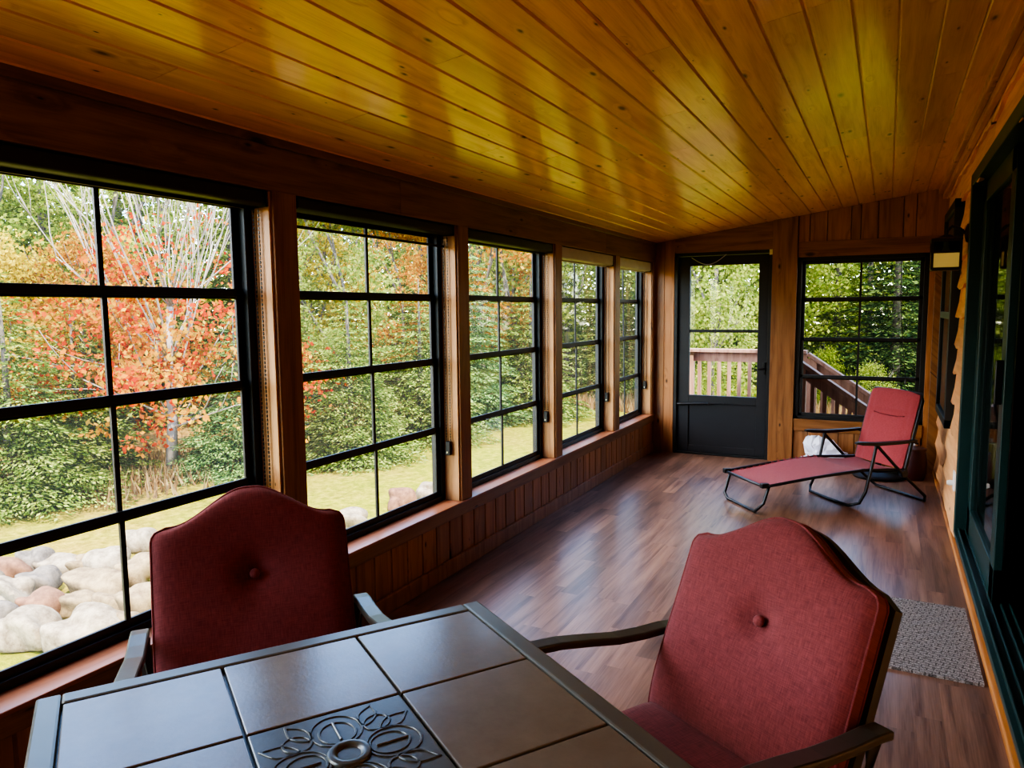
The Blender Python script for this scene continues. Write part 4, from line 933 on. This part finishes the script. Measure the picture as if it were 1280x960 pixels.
FG = 'forest trees beyond the lawn'
PL = [  # kind, material, x, y, scale, rot, label
 ('yellow_leafed_tree', LA, 'yellow', -10.3, 6.6, .58, 0, 'bright yellow leafed tree at the left edge of the nearest window'),
 ('maple_tree', LA, 'gold', -10.2, 8.0, .60, 1.0, 'orange gold tree close behind the red maple'),
 ('spruce_tree', SC, 'spruce', -8.4, 5.6, 1.0, 0, 'low spreading green spruce at the lawn edge, lower left of the nearest window'),
 ('spruce_tree', SC, 'spruce', -9.0, 6.9, .9, 2, 'low green spruce just left of the red maple'),
 ('spruce_tree', SC, 'spruce_blue', -7.3, 8.5, .85, 1, 'small blue green spruce right of the red maple'),
 ('spruce_tree', SA, 'spruce', -11.6, 5.6, .8, 1, 'tall spruce behind the yellow tree at the left picture edge'),
 ('leafy_tree', LB, 'green', -12.8, 7.9, .68, 2, 'green leafy tree behind the red maple'),
 ('leafy_tree', LB, 'lime', -12.5, 10.3, .75, 3, 'yellow green tree behind the right part of the nearest window'),
 ('spruce_tree', SA, 'spruce', -7.6, 9.9, .75, 0, 'bushy spruce in the left half of the second window'),
 ('spruce_tree', SC, 'spruce', -6.1, 9.9, .95, 3, 'low spruce at the lawn edge in the second window'),
 ('spruce_tree', SC, 'spruce', -6.2, 12.2, 1.05, 1, 'low broad spruce in the right half of the second window'),
 ('yellow_leafed_tree', LA, 'yellow', -9.9, 13.2, .78, 2, 'yellow leafed tree high in the second window'),
 ('leafy_tree', LB, 'gold', -9.4, 15.7, .62, 0, 'orange gold leafed tree at the upper right of the second window'),
 ('leafy_tree', LB, 'lime', -8.2, 12.0, .62, 0, 'yellow green tree in the middle of the second window'),
 ('spruce_tree', SA, 'spruce_blue', -6.4, 14.2, .9, 2, 'spruce at the left of the third window'),
 ('yellow_leafed_tree', LA, 'gold', -7.0, 16.4, .95, 1, 'golden tree at the upper left of the third window'),
 ('birch_tree', BT, 'lime', -6.3, 17.2, .95, 0, 'pale trunked birch in the right half of the third window'),
 ('spruce_tree', SC, 'spruce', -5.6, 16.1, 1.15, 2, 'low dark spruce at the lawn edge in the third window'),
 ('leafy_tree', LB, 'lime', -8.0, 20.5, .9, 2, 'yellow green tree behind the birch'),
 ('leafy_tree', LB, 'lime', -6.9, 21.5, .9, 4, 'yellow green leafy tree in the fourth window'),
 ('spruce_tree', SB, 'spruce', -5.0, 20.2, .75, 0, 'tall spruce in the right half of the fourth window'),
 ('spruce_tree', SB, 'spruce_blue', -5.0, 24.6, .85, 1, 'tall blue green spruce in the fifth window'),
 ('leafy_tree', LB, 'green', -6.6, 26.5, .9, 1, 'green tree behind the fifth window spruce'),
 ('leafy_tree', LB, 'lime', -1.9, 18.5, .8, 5, 'sunlit yellow green tree in the left half of the outside door'),
 ('leafy_tree', LB, 'lime', -.4, 21.0, .9, 1, 'sunlit yellow green tree in the right half of the outside door'),
 ('leafy_shrub', LC, 'lime', -1.3, 16.4, .75, 1, 'yellow green shrub behind the deck railing'),
 ('leafy_tree', LB, 'lime', -3.4, 21.6, .85, 3, 'yellow green tree just left of the outside door glass'),
 ('conifer_tree', SB, 'spruce', .8, 24.0, .8, 2, 'green conifer in the left half of the end window'),
 ('conifer_tree', SB, 'spruce_shaded', 2.35, 21.0, .8, 0, 'big dark conifer in the right half of the end window'),
 ('conifer_tree', SB, 'spruce_shaded', 3.6, 23.5, .95, 3, 'dark conifer at the right edge of the end window'),
 ('conifer_tree', SA, 'spruce', 1.6, 26.5, 1.2, 1, 'conifer behind the two big end window conifers'),
 ('leafy_shrub', LC, 'lime', 1.9, 19.0, .33, 0, 'small bright yellow green shrub at the foot of the dark conifer'),
 ('leafy_shrub', LC, 'green', .75, 20.2, .4, 2, 'small yellow green shrub beyond the stair rail'),
]
for k, (x, y) in enumerate(((-15.0,4.2),(-14.6,7.6),(-16.2,9.6),(-15.0,12.0),(-13.8,14.6),(-12.6,17.4),(-12.0,20.6),(-10.4,23.6),(-9.0,27.0),(-14.8,1.0),(-6.4,29.5),(-2.6,27.0),(.6,28.5),(-13.4,9.2),(-13.3,11.3),(-12.2,13.0),(-10.6,18.8),(-9.6,21.6),(-8.4,24.8),(-4.0,27.5))):
    PL.append(('spruce_tree', SB, 'spruce', x, y, .82+.06*(k % 4), k*1.3, 'tall green spruce in the back row of the forest, half hidden by nearer trees'))
for k, (x, y) in enumerate(((4.6,27.5),(3.0,29.0),(6.0,24.5))):
    PL.append(('conifer_tree', SB, 'spruce_shaded', x, y, 1.0, k*1.3, 'dark conifer of the back row behind the end window'))
for (nm, me, mt, x, y, s, rz, lab) in PL:
    cat = 'shrub' if 'shrub' in nm else 'tree'
    plant(nm, lab, cat, me, M[mt], None or M['bark'], (x,y,gh(x,y)-.03), rz, s, FG)
# endless thicket behind: one mass nobody could count
q = random.Random(77); mb = MB()
def patch(x, y, h, n, sz):
    for k in range(n):
        z = h*q.random()**.8; leafq(mb, Vector((x+q.gauss(0,.9), y+q.gauss(0,.9), GZ+z)), q, sz*q.uniform(.6,1.3))
for k in range(190):
    y = -8+42*k/190; x = -16.0-2.5*q.random()+ (max(0,y-14)*.30)
    patch(x-1.5, y, q.uniform(5.0,7.6), 260, .27)
for k in range(70):
    x = -8+24*k/70; patch(x, 29+3*q.random(), q.uniform(6,9.5), 240, .34)
tag(mb.build('forest_thicket', M['thicket']), 'dense green forest thicket filling the space behind the trees', 'thicket', None, 'stuff')
mb = MB()
for k in range(14000):
    t = q.random(); y = 3+22*t; x = -8.3+max(0,y-8)*.12+q.gauss(0,.6)-(1.2 if y < 6 else 0)
    if y > 20: x = q.uniform(-6,3); y = q.uniform(17.5,20)
    h = q.uniform(.12,.38); a = q.random()*2*PI; w = .012+.02*q.random()
    lx, ly = q.uniform(-.12,.12), q.uniform(-.12,.12); z = gh(x,y)
    mb.add([(x-w*math.cos(a),y-w*math.sin(a),z),(x+w*math.cos(a),y+w*math.sin(a),z),(x+lx,y+ly,z+h)], [(0,1,2)])
tag(mb.build('dry_grass', M['dry']), 'tall tan dry grass along the edge of the forest', 'grass', None, 'stuff')

# ================================================================== LIGHT AND CAMERA
w = bpy.data.worlds.new('sky'); sc.world = w; w.use_nodes = True; nt = w.node_tree; nt.nodes.clear()
sky = nt.nodes.new('ShaderNodeTexSky'); sky.sky_type = 'NISHITA'; sky.sun_disc = False; sky.sun_elevation = math.radians(46); sky.sun_rotation = math.radians(130); sky.dust_density = .2; sky.ozone_density = 4.0
bg = nt.nodes.new('ShaderNodeBackground'); bg.inputs[1].default_value = .8; wo = nt.nodes.new('ShaderNodeOutputWorld')
nt.links.new(sky.outputs[0], bg.inputs[0]); nt.links.new(bg.outputs[0], wo.inputs[0])
def light(kind, name, loc, direction, energy, color=(1,1,1), **kw):
    l = bpy.data.lights.new(name, kind); l.energy = energy; l.color = color
    for k, v in kw.items(): setattr(l, k, v)
    o = bpy.data.objects.new(name, l); COL.objects.link(o); o.location = loc
    o.rotation_euler = Vector(direction).to_track_quat('-Z', 'Y').to_euler(); return o
light('SUN', 'sun', (12,-8,15), (-.5,.42,-.95), 6.4, (1,.92,.76), angle=math.radians(.6))
light('SUN', 'added_west_fill', (-20,-8,20), (.80,.36,-.56), 5.2, (1,.95,.86), angle=math.radians(70))  # wide soft sun added as extra sky glow to brighten the interior

cam = bpy.data.cameras.new('camera'); co = bpy.data.objects.new('camera', cam); COL.objects.link(co)
yaw, pi_, ro = -.4745, .1008, -.0098
fw = Vector((math.sin(yaw)*math.cos(pi_), math.cos(yaw)*math.cos(pi_), -math.sin(pi_)))
r_ = Vector((math.cos(yaw), -math.sin(yaw), 0)); u_ = r_.cross(fw)
rx = r_*math.cos(ro)+u_*math.sin(ro); ux = u_*math.cos(ro)-r_*math.sin(ro)
mtx = Matrix((rx, ux, -fw)).transposed().to_4x4(); mtx.translation = Vector((2.1455,0,1.4944)); co.matrix_world = mtx
cam.sensor_fit = 'HORIZONTAL'; cam.sensor_width = 36; cam.lens = 36*912.41/1280; cam.clip_start = .05; cam.clip_end = 300
sc.camera = co
sc.view_settings.view_transform = 'AgX'; sc.view_settings.look = 'AgX - High Contrast'; sc.view_settings.exposure = 1.3
sc.cycles.use_denoising = True
sc.cycles.max_bounces = 10; sc.cycles.diffuse_bounces = 6; sc.cycles.glossy_bounces = 4; sc.cycles.transparent_max_bounces = 24; sc.cycles.transmission_bounces = 4
sc.cycles.sample_clamp_indirect = 6; sc.cycles.caustics_reflective = False; sc.cycles.caustics_refractive = False
